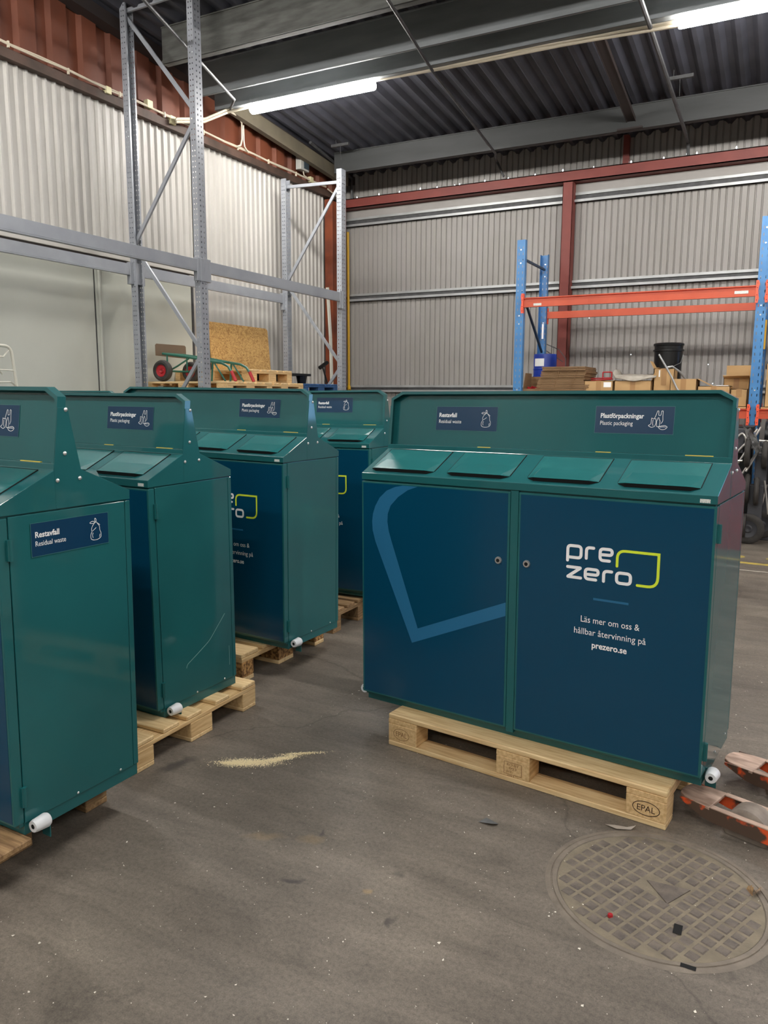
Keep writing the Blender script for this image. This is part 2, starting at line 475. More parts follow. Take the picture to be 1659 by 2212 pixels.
# ================================================================== STRUCTURE
XL, YB = -6.6, 11.3
XR, YF = 9.5, -9.0
SL = 0.08
def deck_z(y): return 5.05 + SL * (10.3 - y)
struct('floor', MB().add([(XL - .2, YF - .2, 0), (XR + .2, YF - .2, 0), (XR + .2, YB + .2, 0), (XL - .2, YB + .2, 0)], [(0, 1, 2, 3)]), M['floor'])

def corrugated(axis, a0, a1, pos, z0, z1, pitch, prof, ztop=None):
    """sheet along axis ('x' or 'y'); prof = list of (fraction, depth toward room)"""
    pts = []; a = a0
    while a < a1:
        for f, d in prof:
            if a + f * pitch <= a1: pts.append((a + f * pitch, d))
        a += pitch
    mb = MB(); vs = []
    for a, d in pts:
        zt = ztop(a) if ztop else z1
        if axis == 'y': vs += [(pos + d, a, z0), (pos + d, a, zt)]
        else: vs += [(a, pos - d, z0), (a, pos - d, zt)]
    fs = [(2 * i, 2 * i + 2, 2 * i + 3, 2 * i + 1) for i in range(len(pts) - 1)]
    return mb.add(vs, fs)
wave = [(0.0, 0.0), (0.50, 0.0), (0.66, 0.024), (0.84, 0.024)]
box_rib = [(0.0, 0.0), (0.10, 0.018), (0.80, 0.018), (0.90, 0.0)]
# left wall: white corrugated above, smooth panels low, white corrugated to the floor past y = 7.6
wl = corrugated('y', 1.0, 7.62, XL, 2.98, 4.56, 0.106, wave)
wl2 = corrugated('y', 7.62, 10.56, XL, 0.0, 4.56, 0.106, wave)
wl.add(wl2.v, wl2.f)
wl.add([(XL - .02, YF, 0), (XL - .02, 1.0, 0), (XL - .02, 1.0, 4.6), (XL - .02, YF, 4.6)], [(0, 1, 2, 3)])
wl.add([(XL - .06, YF, 0), (XL - .06, YB + .1, 0), (XL - .06, YB + .1, 7), (XL - .06, YF, 7)], [(0, 1, 2, 3)])
struct('wall_left', wl, M['wall_white'])
# flashing, dark gap, smooth panels
trim(MB().box(XL, XL + .05, 1.0, 7.62, 2.965, 3.06), M['wall_white'], bevel=.006)
trim(MB().box(XL - .03, XL + .03, 1.0, 7.62, 2.86, 2.966), M['dark_steel'])
for y0, y1 in ((1.0, 3.55), (3.56, 5.93), (5.955, 7.42)):
    trim(MB().box(XL, XL + .09, y0, y1, 0, 2.87), M['wall_smooth'], bevel=.006)
trim(MB().box(XL, XL + .075, 5.93, 5.955, 0, 2.86), M['galv_dull'])
trim(MB().box(XL, XL + .11, 5.985, 6.01, 0, 2.86), M['wall_smooth'], bevel=.006)
trim(MB().box(XL, XL + .10, 7.42, 7.45, 0, 2.86), M['galv_dull'])
trim(MB().box(XL, XL + .05, 7.45, 7.62, 0, 2.95), M['wall_white'])
# brown upper cladding
rib = [(0.0, 0.05), (0.08, 0.0), (0.42, 0.0), (0.50, 0.05)]
struct('wall_left_upper', corrugated('y', 1.0, YB, XL - .02, 4.585, 5, 0.37, rib, ztop=lambda y: deck_z(y) + .02), M['rust_wall'])
trim(MB().box(XL - .01, XL + .09, 1.0, YB - .1, 4.53, 4.62), M['brown_rail'], bevel=.004)
trim(MB().add([(XL, 1, deck_z(1) - .12), (XL, YB, deck_z(YB) - .12), (XL, YB, deck_z(YB)), (XL, 1, deck_z(1)),
               (XL + .16, 1, deck_z(1) - .12), (XL + .16, YB, deck_z(YB) - .12), (XL + .16, YB, deck_z(YB)), (XL + .16, 1, deck_z(1))],
              [(0, 1, 2, 3), (4, 5, 6, 7), (0, 1, 5, 4), (2, 3, 7, 6), (0, 3, 7, 4), (1, 2, 6, 5)]), M['dark_steel'])
trim(MB().beam((XL + .2, 8.1, deck_z(8.1) - .16), (XL + .2, 10.95, deck_z(10.95) - .16), .08, .18), M['beige_beam'])
# back wall
struct('wall_back', corrugated('x', XL, XR, YB, 0.0, 5.3, 0.085, box_rib), M['wall_grey'])
def girt(z0, z1, x0, x1, d=.09):
    m = MB()
    m.box(x0, x1, YB - .05, YB - .018, z1 - .035, z1)
    m.box(x0, x1, YB - d, YB - .018, z0 + .028, z0 + .034)
    m.box(x0, x1, YB - d - .004, YB - d + .004, z0, z0 + .034)
    trim(MB().box(x0, x1, YB - .03, YB - .0185, z0, z1 - .03), M['galv_dull'])  # web in the dull tone, the recess shade put into its colour
    return trim(m, M['galv'])
girt(4.200, 4.335, XL, XR)
girt(3.03, 3.15, XL, XR)
girt(1.57, 1.68, XL, XR)
trim(MB().box(XL, XR, YB - .035, YB - .02, 4.335, 4.45), M['wall_grey'])
rb = MB(); rb.box(XL, XR, YB - .20, YB - .185, 4.456, 4.60); rb.box(XL, XR, YB - .20, YB - .02, 4.456, 4.468); rb.box(XL, XR, YB - .20, YB - .02, 4.588, 4.60)
trim(rb, M['red_steel'])
cb = MB(); cb.box(-3.005, -2.86, YB - .19, YB - .178, 0, 4.456); cb.box(-2.872, -2.86, YB - .19, YB - .02, 0, 4.456); cb.box(-3.005, -2.993, YB - .19, YB - .02, 0, 4.456)
trim(cb, M['red_steel'], bevel=.003)
trim(MB().box(-2.23, -2.15, YB - .08, YB - .018, 4.60, 5.0), M['red_steel'])
# corner column, orange-brown I section and thin pipe beside it
cc = MB(); cc.box(XL + .02, XL + .16, 10.60, 10.62, 0, 4.5); cc.box(XL + .08, XL + .10, 10.62, 11.02, 0, 4.5); cc.box(XL + .02, XL + .16, 11.0, 11.02, 0, 4.5)
trim(cc, M['orange_steel'], bevel=.003)
# unseen far walls; the front one coloured dark as dim distance, against board haze
struct('wall_right', corrugated('y', YF, YB, XR, 0, 5, 0.3, [(0, -.0), (.1, -.03), (.5, -.03), (.6, 0)], ztop=lambda y: deck_z(y)), M['wall_grey'])
struct('wall_front', corrugated('x', XL, XR, YF, 0, 7.2, 0.3, [(0, 0), (.1, -.03), (.5, -.03), (.6, 0)]), M['wall_dim'])
# unseen glowing folding door, added for the bluish reflections on the bins' sides
M['door_glow'] = mat('added_glow_door', (150, 190, 245), 0.4, emit=6.0)
dd = MB()
for i in range(4):
    dd.box(4.0 + .82 * i, 4.76 + .82 * i, YB - .06, YB - .04, .9, 2.9)
struct('added_glow_panel', dd, M['door_glow'])
df = MB()
for i in range(5): df.box(3.92 + .82 * i, 4.02 + .82 * i, YB - .09, YB - .02, 0, 3.0)
df.box(3.92, 7.30, YB - .09, YB - .02, 2.9, 3.05); df.box(3.92, 7.30, YB - .08, YB - .02, 0, .9)
struct('added_door_frame', df, M['galv_dull'])
# roof deck: trapezoidal ribs running away from the camera, falling towards the back wall
dk = MB(); vs = []; pts = []
x = XL - .1
while x < XR:
    for f, d in ((0, 0), (.05, .05), (.105, .05), (.155, 0)): pts.append((x + f, d))
    x += .2
for px, d in pts:
    vs += [(px, YF, deck_z(YF) + d), (px, YB + .1, deck_z(YB + .1) + d)]
dk.add(vs, [(2 * i, 2 * i + 2, 2 * i + 3, 2 * i + 1) for i in range(len(pts) - 1)])
struct('ceiling', dk, M['roof'])
def roof_beam(y, h, x0, m, fl=.07, dz=0.0, tw=.008):
    zt = deck_z(y) - dz
    b = MB()
    b.box(x0, XR, y, y + tw, zt - h, zt)
    b.box(x0, XR, y - .012, y + fl, zt - .012, zt)
    b.box(x0, XR, y - .004, y + fl, zt - h, zt - h + .012)
    b.box(x0, XR, y - .014, y, zt - h, zt - h + .03) if m is M['roof_beam_dirty'] else None
    return trim(b, m)
roof_beam(10.3, .285, XL + .38, M['roof_beam_shaded'], fl=.09)
roof_beam(7.42, .36, XL + .25, M['roof_beam'], fl=.025)
roof_beam(7.76, .37, XL + .25, M['roof_beam'], fl=.09)
roof_beam(6.68, .36, XL + .45, M['roof_beam_dirty'], fl=.08)
roof_beam(4.4, .36, XL + .2, M['roof_beam'], fl=.08)
roof_beam(1.6, .36, XL + .2, M['roof_beam'], fl=.08)
roof_beam(-1.4, .36, XL + .2, M['roof_beam'], fl=.08)
# brown steel strut across the bay
st = MB()
st.beam((-1.96, 7.5, deck_z(7.5) - .09), (-1.97, 10.55, deck_z(10.55) - .19), .10, .012)
st.beam((-2.01, 7.5, deck_z(7.5) - .08), (-2.02, 10.55, deck_z(10.55) - .18), .008, .05)
st.beam((-1.91, 7.5, deck_z(7.5) - .08), (-1.92, 10.55, deck_z(10.55) - .18), .008, .05)
st.box(-2.12, -1.82, 10.22, 10.31, deck_z(10.3) - .30, deck_z(10.3) - .28)
trim(st, M['dark_steel'])
# thin conduits under the deck
def conduit(name, pts, r, label):
    o = MB().tube(pts, r, 8).build(name, M['galv_dull'], smooth=True)
    return tag(o, label, 'pipe')
conduit('roof_conduit', [(-2.75, 3.2, 4.98), (-3.29, 6.33, 4.87), (-3.535, 7.82, 4.86), (-3.72, 10.32, 4.725), (-3.9, 10.85, 4.80), (-4.0, 11.18, 4.87), (-3.90, 11.20, 4.66)], .016,
        'thin grey conduit running under the dark roof deck, left of the brown steel strut')
conduit('roof_conduit', [(-1.36, 4.0, 4.98), (-1.369, 7.36, 4.86), (-1.37, 7.84, 4.85), (-1.36, 10.3, 4.72), (-1.40, 11.15, 4.78), (-1.395, 11.2, 4.62)], .022,
        'thicker grey conduit under the roof deck, right of the brown steel strut')
conduit('roof_conduit', [(-4.3, 2.9, 4.88), (-5.18, 5.4, 4.89), (-5.90, 7.56, 4.87), (-6.3, 7.95, 4.90)], .016,
        'grey conduit slanting across the roof corner behind the tall rack upright')
conduit('roof_conduit', [(-6.25, 9.7, 5.04), (-6.35, 10.75, 4.95), (-6.42, 11.15, 4.92), (-6.43, 11.2, 4.52)], .022,
        'grey conduit bending down into the corner above the short rack upright')

# ================================================================== LIGHTS
def lamp(x0, x1, y, z, label):
    e = empty('ceiling_light', ((x0 + x1) / 2, y, z), 0, label, 'light', 'strip lights under the roof')
    h = (x1 - x0) / 2
    MB().prism([(-.035, .066), (-.045, .030), (.045, .030), (.035, .066)], 'x', -h + .06, h - .06).build('housing', M['lamp_body'], e)
    d = MB(); n = 16; prof = [(.060 * math.cos(2 * math.pi * k / n), -.006 + .056 * math.sin(2 * math.pi * k / n)) for k in range(n)]
    d.prism(prof, 'x', -h, h).build('diffuser', M['lamp'], e, bevel=.01)
    for hx in (-h + .2, h - .2): MB().cyl((hx, 0, .06), (hx, 0, deck_z(y) - z - .3 if y > 7 else .4), .006).build('hanger', M['galv_dull'], e)
    return e
LR = 'strip light out of the picture, lighting the same hall'
lamp(-5.88, -4.24, 7.86, 4.86, 'glowing strip light nearest the left wall, above the tall grey rack')
lamp(-1.13, .51, 7.86, 4.86, 'glowing strip light at the top right corner of the photo')
lamp(3.62, 5.26, 7.86, 4.86, LR)
lamp(7.5, 9.1, 7.86, 4.86, LR)
for yy in (3.4, -1.2, -5.6):
    for xx in ((-5.06, -.31, 4.44, 8.3) if yy > 0 else (-5.06, -.31, 4.44)):
        lamp(xx - .82, xx + .82, yy, 4.9 if yy > 0 else 5.1, LR)

# ================================================================== BINS
W2, DP = .736, .511
ZA, ZB = 1.021, 1.053
yC, zC = .205, 1.147
def y_front(z): return .2057 + (z - 1.147) * .1236
slope_u = Vector((1, 0, 0)); slope_v = Vector((0, yC, zC - ZB)).normalized()
SLOPE = Plane((0, 0, ZB), slope_u, slope_v)
FRONT = Plane((0, -.0012, 0), (1, 0, 0), (0, 0, 1))
bz = Vector((0, .1236, 1)).normalized()
BOARD = Plane((0, y_front(1.168) + .030, 1.168), (1, 0, 0), bz)
SIDE = Plane((W2 + .0006, 0, 0), (0, 1, 0), (0, 0, 1))

def bag_icon(mb, pl, u0, v0, w, h, sw, off=.0012):
    P = lambda l: [(u0 + a * w, v0 + b * h) for a, b in l]
    for l, cl in (([(.50, .80), (.28, .66), (.20, .50), (.26, .42), (.12, .28), (.14, .08), (.34, .02), (.66, .02), (.92, .10), (.94, .30), (.84, .42), (.84, .60), (.60, .80)], False),
                  ([(.55, .80), (.30, .88), (.05, .80), (.30, .76), (.55, .80)], False),
                  ([(.55, .80), (.46, .92), (.50, 1.0), (.60, .92), (.58, .80), (.72, .74), (.86, .66)], False),
                  ([(.30, .44), (.44, .50), (.56, .56)], False), ([(.30, .14), (.26, .26), (.32, .34)], False),
                  ([(.80, .12), (.84, .24)], False)):
        s = stroke(rounded(P(l), .12 * w), sw, cl); flat(mb, pl, *s, off)
def plastic_icon(mb, pl, u0, v0, w, h, sw, off=.0012):
    P = lambda l: [(u0 + a * w, v0 + b * h) for a, b in l]
    for l in ([(.30, .58), (.36, .72), (.44, .98), (.50, .98), (.50, .74), (.62, .74), (.64, .98), (.72, .98), (.72, .72), (.74, .46), (.66, .32)],
              [(.16, .60), (.14, .28), (.0, .20), (.18, .10), (.34, .16), (.40, .34), (.38, .58), (.28, .55), (.16, .60)],
              [(.44, .16), (.42, .44), (.48, .56), (.48, .62), (.54, .62), (.54, .56), (.60, .44), (.58, .16), (.44, .16)],
              [(.52, .14), (.70, .20), (.88, .22), (1.0, .14), (.88, .02), (.72, .0), (.60, .04), (.52, .14)],
              [(.60, .13), (.76, .15), (.92, .14)], [(.24, .50), (.22, .30), (.26, .20)]):
        s = stroke(rounded(P(l), .05 * w), sw, False); flat(mb, pl, *s, off)

def sign(parent, pl, u0, v0, kind, w=.30, h=.105, name='label'):
    lb = MB(); lb.add([pl(u0, v0, .0004), pl(u0 + w, v0, .0004), pl(u0 + w, v0 + h, .0004), pl(u0, v0 + h, .0004),
                       pl(u0, v0, .0012), pl(u0 + w, v0, .0012), pl(u0 + w, v0 + h, .0012), pl(u0, v0 + h, .0012)],
                      [(0, 1, 2, 3), (4, 5, 6, 7), (0, 1, 5, 4), (1, 2, 6, 5), (2, 3, 7, 6), (3, 0, 4, 7)])
    o = lb.build(name, M['label'], parent)
    eg = MB(); flat(eg, pl, *stroke([(u0, v0), (u0 + w, v0), (u0 + w, v0 + h), (u0, v0 + h)], .0016, True), .0015)
    eg.build('label_border', M['label_edge'], o)
    t = MB(); ic = MB()
    if kind == 'plastic':
        text_on(t, pl, 'Plastförpackningar', u0 + .021, v0 + .0595, .0175, .168, True, .0016)
        text_on(t, pl, 'Plastic packaging', u0 + .021, v0 + .032, .0155, .127, False, .0016)
        plastic_icon(ic, pl, u0 + .206, v0 + .018, .072, .072, .0017, .0016)
        sh = 'blue sign reading Plastförpackningar, Plastic packaging'
    else:
        text_on(t, pl, 'Restavfall', u0 + .015, v0 + .059, .0175, .088, True, .0016)
        text_on(t, pl, 'Residual waste', u0 + .015, v0 + .032, .0155, .112, False, .0016)
        bag_icon(ic, pl, u0 + .218, v0 + .016, .054, .076, .0017, .0016)
        sh = 'blue sign reading Restavfall, Residual waste'
    t.build('lettering', M['print_white'], o)
    ic.build('sign_icon', M['print_white'], o)
    o['label'] = sh
    return o

def make_bin(loc, rz, tx, ty, label, left_sign='rest', right_sign='plastic', side_sign=False, first=None):
    e = empty('recycling_bin', loc, 0, label, 'recycling bin', 'recycling bins on pallets')
    e.rotation_euler = (R(tx), R(ty), R(rz))
    if first:
        for ch in first.children:
            if ch.name.split('.')[0] in ('left_sign', 'right_sign', 'side_sign'): continue
            copy_tree(ch, e)
    else:
        G = M['green']
        b = MB(); b.box(-.728, .728, .012, DP - .006, .04, ZA + .002)
        b.box(-.018, .014, .002, .03, .03, ZA)
        b.build('body', G, e)
        p = MB(); p.box(-.7327, .7327, .037, DP - .004, 0, .045); p.box(-.73, .73, .020, .037, .030, .045)
        p.build('plinth', G, e, bevel=.0015)
        # rear sheet and corner strips
        r = MB(); r.box(-.736, .736, .489, DP, .042, ZA - .002)
        r.build('rear_frame', G, e, bevel=.002)
        for s in (-1, 1):
            x0, x1 = sorted((s * .7285, s * .736))
            MB().box(x0, x1, .0375, .4865, .042, ZA - .002).build('side_panel', G, e, bevel=.0018)
            # hinges
            for z in (.888, .100):
                h = MB(); hx0, hx1 = sorted((s * .7355, s * .744))
                h.box(hx0, hx1, .026, .046, z, z + .064)
                h.cyl((s * .742, .036, z - .001), (s * .742, .036, z + .065), .0065)
                h.build('hinge', G, e)
            # bolts
            for y, z, rr in ((.2596, 1.3353, .007), (.249, 1.198, .007), (.217, 1.114, .007), (.303, 1.115, .007), (.425, .052, .0045), (.240, .050, .0045)):
                prof = [(rr * math.cos(t * math.pi / 8), s * rr * .6 * math.sin(t * math.pi / 8)) for t in range(5)]
                MB().lathe([(a, c) for a, c in prof], 10, (s * .7372, y, z), 'x').build('bolt', M['zinc_bolt'], e, smooth=True)
            # white stopper with its bracket tab
            pg = MB(); pg.lathe([(.008, .044), (.0185, .044), (.021, .052), (.024, .092), (.020, .100), (0.0001, .100)], 20, (s * (W2 + .026), 0, .034), 'y')
            po = pg.build('stopper', M['white_plastic'], e, smooth=True)
            MB().lathe([(.0001, .0465), (.0088, .0465)], 14, (s * (W2 + .026), 0, .034), 'y').build('stopper_hole', M['black'], po)
            tb = MB(); a0, a1 = sorted((s * (W2 - .002), s * (W2 + .036))); tb.box(a0, a1, .098, .102, -.026, .045)
            tb.build('bracket', G, e, bevel=.001)
            # side plate of the rear hood and the board
            sp = MB(); x0, x1 = sorted((s * .7335, s * .7368))
            sp.prism([(.2085, ZA + .003), (.2062, 1.147), (y_front(1.342), 1.342), (.268, 1.342), (.3094, 1.144), (DP, 1.055), (DP, ZA + .003)], 'x', x0, x1)
            sp.build('side_plate', G, e, bevel=.001)
        # doors
        for x0, x1, side in ((-.736, -.020, -1), (.016, .736, 1)):
            dm = MB(); dm.box(x0, x1, 0, .034, .045, 1.0165)
            d = dm.build('door', G, e, bevel=.0025)
            fm = MB(); a, c = x0 + .009, x1 - .009
            fm.add([(a, -.0008, .053), (c, -.0008, .053), (c, -.0008, 1.009), (a, -.0008, 1.009), (a, .0005, .053), (c, .0005, .053), (c, .0005, 1.009), (a, .0005, 1.009)],
                   [(0, 1, 2, 3), (0, 1, 5, 4), (1, 2, 6, 5), (2, 3, 7, 6), (3, 0, 4, 7)])
            fm.build('door_film', M['petrol'], d)['label'] = 'petrol blue glossy film'
            lx = -.065 if side < 0 else .056
            lk = MB().lathe([(.0075, -.004), (.0125, -.004), (.0145, 0.0), (.0150, .004)], 20, (lx, -.004, .7387), 'y')
            lo = lk.build('lock', M['chrome'], d, smooth=True)
            lo['label'] = 'chrome lock'
            MB().prism([(lx - .008, .7387), (lx, .7467), (lx + .008, .7387), (lx, .7307)], 'y', -.0075, -.003).build('keyhole', M['black'], lo)
            if side < 0:
                leaf = [(-.519, 1.0085), (-.56, 1.0), (-.6029, .9815), (-.640, .948), (-.663, .910), (-.6757, .8745), (-.680, .84), (-.6775, .80), (-.6629, .7513),
                        (-.4706, .3221), (-.0290, .5150), (-.0290, .5705), (-.4417, .3917), (-.5767, .7597), (-.592, .805), (-.599, .845), (-.597, .8805),
                        (-.582, .918), (-.5433, .958), (-.495, .990), (-.445, 1.0085)]
                g = MB(); n = len(leaf)
                # triangulated strip between outer and inner outline
                outer = leaf[:11]; inner = leaf[:10:-1]
                vs = [FRONT(*q) for q in outer] + [FRONT(*q) for q in inner]
                fs = []
                no, ni = len(outer), len(inner)
                pairs = [(0, 0), (1, 1), (2, 2), (3, 2), (4, 3), (5, 4), (6, 5), (7, 6), (8, 7), (9, 8), (10, 9)]
                for (a, c), (a2, c2) in zip(pairs, pairs[1:]):
                    f = [a, a2, no + c2, no + c]
                    if c == c2: f = [a, a2, no + c]
                    fs.append(tuple(f))
                g.add(vs, fs)
                g.build('leaf_graphic', M['petrol_light'], d)['label'] = 'large pale blue leaf outline'
            else:
                # logo, drawn as rounded strokes
                k = .0114
                def P(l): return l
                lg = MB()
                A, B2 = .8300, .7747     # mean lines of the two words
                def letters(base, top, items):
                    for l, rad, cl in items:
                        s_ = stroke(rounded(l, rad, cl), k, cl); flat(lg, FRONT, *s_, .0008)
                b1, t1 = .7870, .8312
                letters(b1, t1, [
                    ([(.2212, .7742), (.2212, t1), (.2728, t1), (.2728, b1), (.2262, b1)], .013, False),
                    ([(.2932, .7895), (.2932, t1 - .001), (.3200, t1 - .001)], .014, False),
                    ([(.3800, .7885), (.3450, .7880), (.3450, t1), (.3890, t1), (.3890, .8105), (.3500, .8095)], .013, False)])
                b2, t2 = .7115, .7495
                letters(b2, t2, [
                    ([(.2225, t2), (.2730, t2), (.2235, b2), (.2745, b2)], .003, False),
                    ([(.3320, b2), (.2915, b2), (.2915, t2), (.3400, t2), (.3400, .7300), (.2965, .7292)], .013, False),
                    ([(.3612, .7110), (.3612, t2), (.3900, t2)], .014, False),
                    ([(.4090, t2), (.4590, t2), (.4590, b2), (.4090, b2)], .014, True)])
                lg.build('logo_lettering', M['print_white'], d)['label'] = 'white logo lettering prezero'
                lf = MB(); s_ = stroke(rounded([(.4085, .7735), (.4085, .8315), (.5548, .8325), (.5548, .7125), (.4840, .7122)], [0, .034, 0, .036, 0]), .0098)
                flat(lf, FRONT, *s_, .0008); lf.build('logo_leaf', M['print_lime'], d)['label'] = 'lime green leaf outline'
                dv = MB(); flat(dv, FRONT, *stroke([(.3255, .6388), (.4565, .6388)], .0085, False, False), .0008); dv.build('divider_bar', M['petrol_light'], d)
                for tl, tcx, tb_, tcap, tw_, tbold in (('Läs mer om oss &', .3905, .5450, .0235, .2185, False), ('hållbar återvinning på', .3905, .4975, .0235, .268, False), ('prezero.se', .3925, .4505, .0225, .131, True)):
                    tx = MB(); text_on(tx, FRONT, tl, tcx, tb_, tcap, tw_, tbold, .0008, True)
                    tx.build('lettering', M['print_white'], d)['label'] = 'white lettering ' + tl
        # front hood with slope
        hd = MB(); hd.prism([(0, ZA + .002), (0, ZB), (yC, zC), (.207, 1.168), (.238, 1.168), (.238, ZA + .002)], 'x', -.736, .736)
        hd.build('hood', G, e, bevel=.002)
        rh = MB(); rh.prism([(.238, ZA + .003), (.238, 1.168), (.30, 1.146), (DP, 1.055), (DP, ZA + .003)], 'x', -.7334, .7334)
        rh.build('rear_hood', G, e, bevel=.0015)
        for x0, x1 in ((-.705, -.388), (-.3255, -.0425), (.034, .3165), (.386, .672)):
            f = MB()
            L = .222
            def q(s, n): return SLOPE(0, s, n)
            g4 = []
            for xa, sa, na in ((x0 + .030, .022, .0165), (x1 - .030, .022, .0165)): g4.append(SLOPE(xa, sa, na))
            for sv, nn in ((.040, (.003, .0135, .0135, .003)), (.120, (.003, .0045, .0045, .003)), (.2155, (.0028,) * 4)):
                for xa, na in zip((x0, x0 + .030, x1 - .030, x1), nn): g4.append(SLOPE(xa, sv, na))
            g4 += [SLOPE(x0, .2155, 0), SLOPE(x1, .2155, 0), SLOPE(x0, .040, 0), SLOPE(x1, .040, 0)]
            f.add(g4, [(2, 0, 3), (0, 1, 4, 3), (1, 5, 4), (2, 3, 7, 6), (3, 4, 8, 7), (4, 5, 9, 8), (6, 7, 11, 10), (7, 8, 12, 11), (8, 9, 13, 12),
                       (10, 11, 12, 13, 15, 14), (2, 6, 10, 14, 16), (5, 17, 15, 13, 9), (14, 15, 17, 16), (0, 2, 16), (1, 17, 5), (0, 16, 17, 1)])
            fo = f.build('flap', M['green_flap'], e)
            sl = MB(); a_, b_ = x0 + .030, x1 - .030
            sl.add([SLOPE(a_, .0212, .0004), SLOPE(b_, .0212, .0004), SLOPE(b_, .0212, .0152), SLOPE(a_, .0212, .0152), SLOPE(x0 + .002, .0385, .0006), SLOPE(x1 - .002, .0385, .0006), SLOPE(x0 + .001, .0388, .0022), SLOPE(x1 - .001, .0388, .0022)],
                   [(0, 1, 2, 3), (4, 0, 3, 6), (1, 5, 7, 2)])
            sl.build('flap_slot', M['black'], fo)
            gp = MB(); 
            for xa, xb, sa, sb in ((x0 - .0016, x0 + .0004, .045, .2165), (x1 - .0004, x1 + .0018, .045, .2165), (x0 - .0016, x1 + .0018, .2155, .2178)):
                gp.add([SLOPE(xa, sa, .0034), SLOPE(xb, sa, .0034), SLOPE(xb, sb, .0034), SLOPE(xa, sb, .0034), SLOPE(xa, sa, .0), SLOPE(xb, sa, .0), SLOPE(xb, sb, .0), SLOPE(xa, sb, .0)],
                       [(0, 1, 2, 3), (0, 1, 5, 4), (1, 2, 6, 5), (2, 3, 7, 6), (3, 0, 4, 7)])
            gp.build('flap_gap', M['gap'], fo)
        # display board: folded tray with chamfered top corners
        zt, zc, cx = 1.406, 1.376, .0555
        def bp(x, z, n): 
            return Vector((x, y_front(z) + .030 - n, z))
        outl = [(-.7335, 1.168), (-.7335, zc), (-.7335 + cx, zt), (.7335 - cx, zt), (.7335, zc), (.7335, 1.168)]
        bd = MB()
        n = len(outl)
        bd.add([bp(x, z, 0) for x, z in outl] + [bp(x, z, -.002) for x, z in outl], [tuple(range(n)), tuple(range(n, 2 * n))[::-1]])
        inn = [(-.7315, 1.168), (-.7315, zc - .0012), (-.7335 + cx + .0008, zt - .002), (.7335 - cx - .0008, zt - .002), (.7315, zc - .0012), (.7315, 1.168)]
        lip = [(-.7215, 1.168), (-.7215, zc - .008), (-.7335 + cx + .006, zt - .0125), (.7335 - cx - .006, zt - .0125), (.7215, zc - .008), (.7215, 1.168)]
        for i in range(n - 1):
            a, c = outl[i], outl[i + 1]; ia, ic = inn[i], inn[i + 1]; la, lc = lip[i], lip[i + 1]
            # flange
            bd.add([bp(*a, -.002), bp(*c, -.002), bp(*c, .030), bp(*a, .030), bp(*ia, -.002), bp(*ic, -.002), bp(*ic, .0285), bp(*ia, .0285)],
                   [(0, 1, 2, 3), (4, 5, 6, 7), (0, 1, 5, 4), (0, 3, 7, 4), (1, 2, 6, 5)])
            # front return
            bd.add([bp(*a, .030), bp(*c, .030), bp(*lc, .030), bp(*la, .030), bp(*ia, .0285), bp(*ic, .0285), bp(*lc, .0285), bp(*la, .0285)],
                   [(0, 1, 2, 3), (4, 5, 6, 7), (2, 3, 7, 6), (0, 3, 7, 4), (1, 2, 6, 5)])
        bd.build('display_board', G, e)
        st = MB(); st.box(.6795, .7130, -.0008, .001, 1.0275, 1.0405); st.build('type_plate', M['sticker'], e)
        for a_, b_, c_ in ((.575, .672, .007), (-.275, -.215, .004), (.24, .30, .004)):
            MB().box(a_, b_, .2075, .2075 + c_, 1.1682, 1.1712).build('tape_strip', M['tape'], e)
    if left_sign: sign(e, BOARD, -.505, .068, left_sign, name='left_sign')
    if right_sign: sign(e, BOARD, .219, .074, right_sign, name='right_sign')
    if side_sign: sign(e, SIDE, .1105, .885, 'rest', name='side_sign')
    return e
bin0 = make_bin((-.9081, 2.8628, .1460), -6.796, .132, -.392, 'green bin with prezero logo door standing alone on the right, in full view', 'rest', 'plastic')
b1 = make_bin((-2.7739, 1.4458, .1544), -.916, -.489, .386, 'green bin at the left edge with Restavfall sign on its side, nearest the camera', 'rest', 'plastic', True, bin0)
b2 = make_bin((-3.0602, 2.3852, .1277), -2.454, .559, .25, 'green bin second in the left row, with a long scratch low on its side', 'rest', 'plastic', False, bin0)
b3 = make_bin((-3.0544, 3.3456, .1623), -3.607, .135, .523, 'green bin third in the left row, half of its lime logo showing', 'rest', 'plastic', False, bin0)
b4 = make_bin((-3.154, 4.4607, .15), -.564, .163, -.63, 'green bin at the back of the left row, its Restavfall sign towards the rack', None, None, False, bin0)
sign(b4, BOARD, .166, .084, 'rest', name='right_sign')
b5 = make_bin((-5.72, 4.46, .146), 0, 0, 0, 'green bin far left at the back, only the corner of its board showing', 'rest', 'plastic', False, bin0)
# scratches
sc = MB()
flat(sc, SIDE, *stroke(rounded([(.178, .185), (.184, .200), (.262, .236), (.330, .270), (.400, .336), (.438, .372)], .02), .0030), .0006)
flat(sc, SIDE, *stroke([(.463, .110), (.463, .205)], .002), .0006)
M['bare'] = mat('bare_scratch', (128, 176, 172), 0.5)
sc.build('scratch', M['bare'], b2)

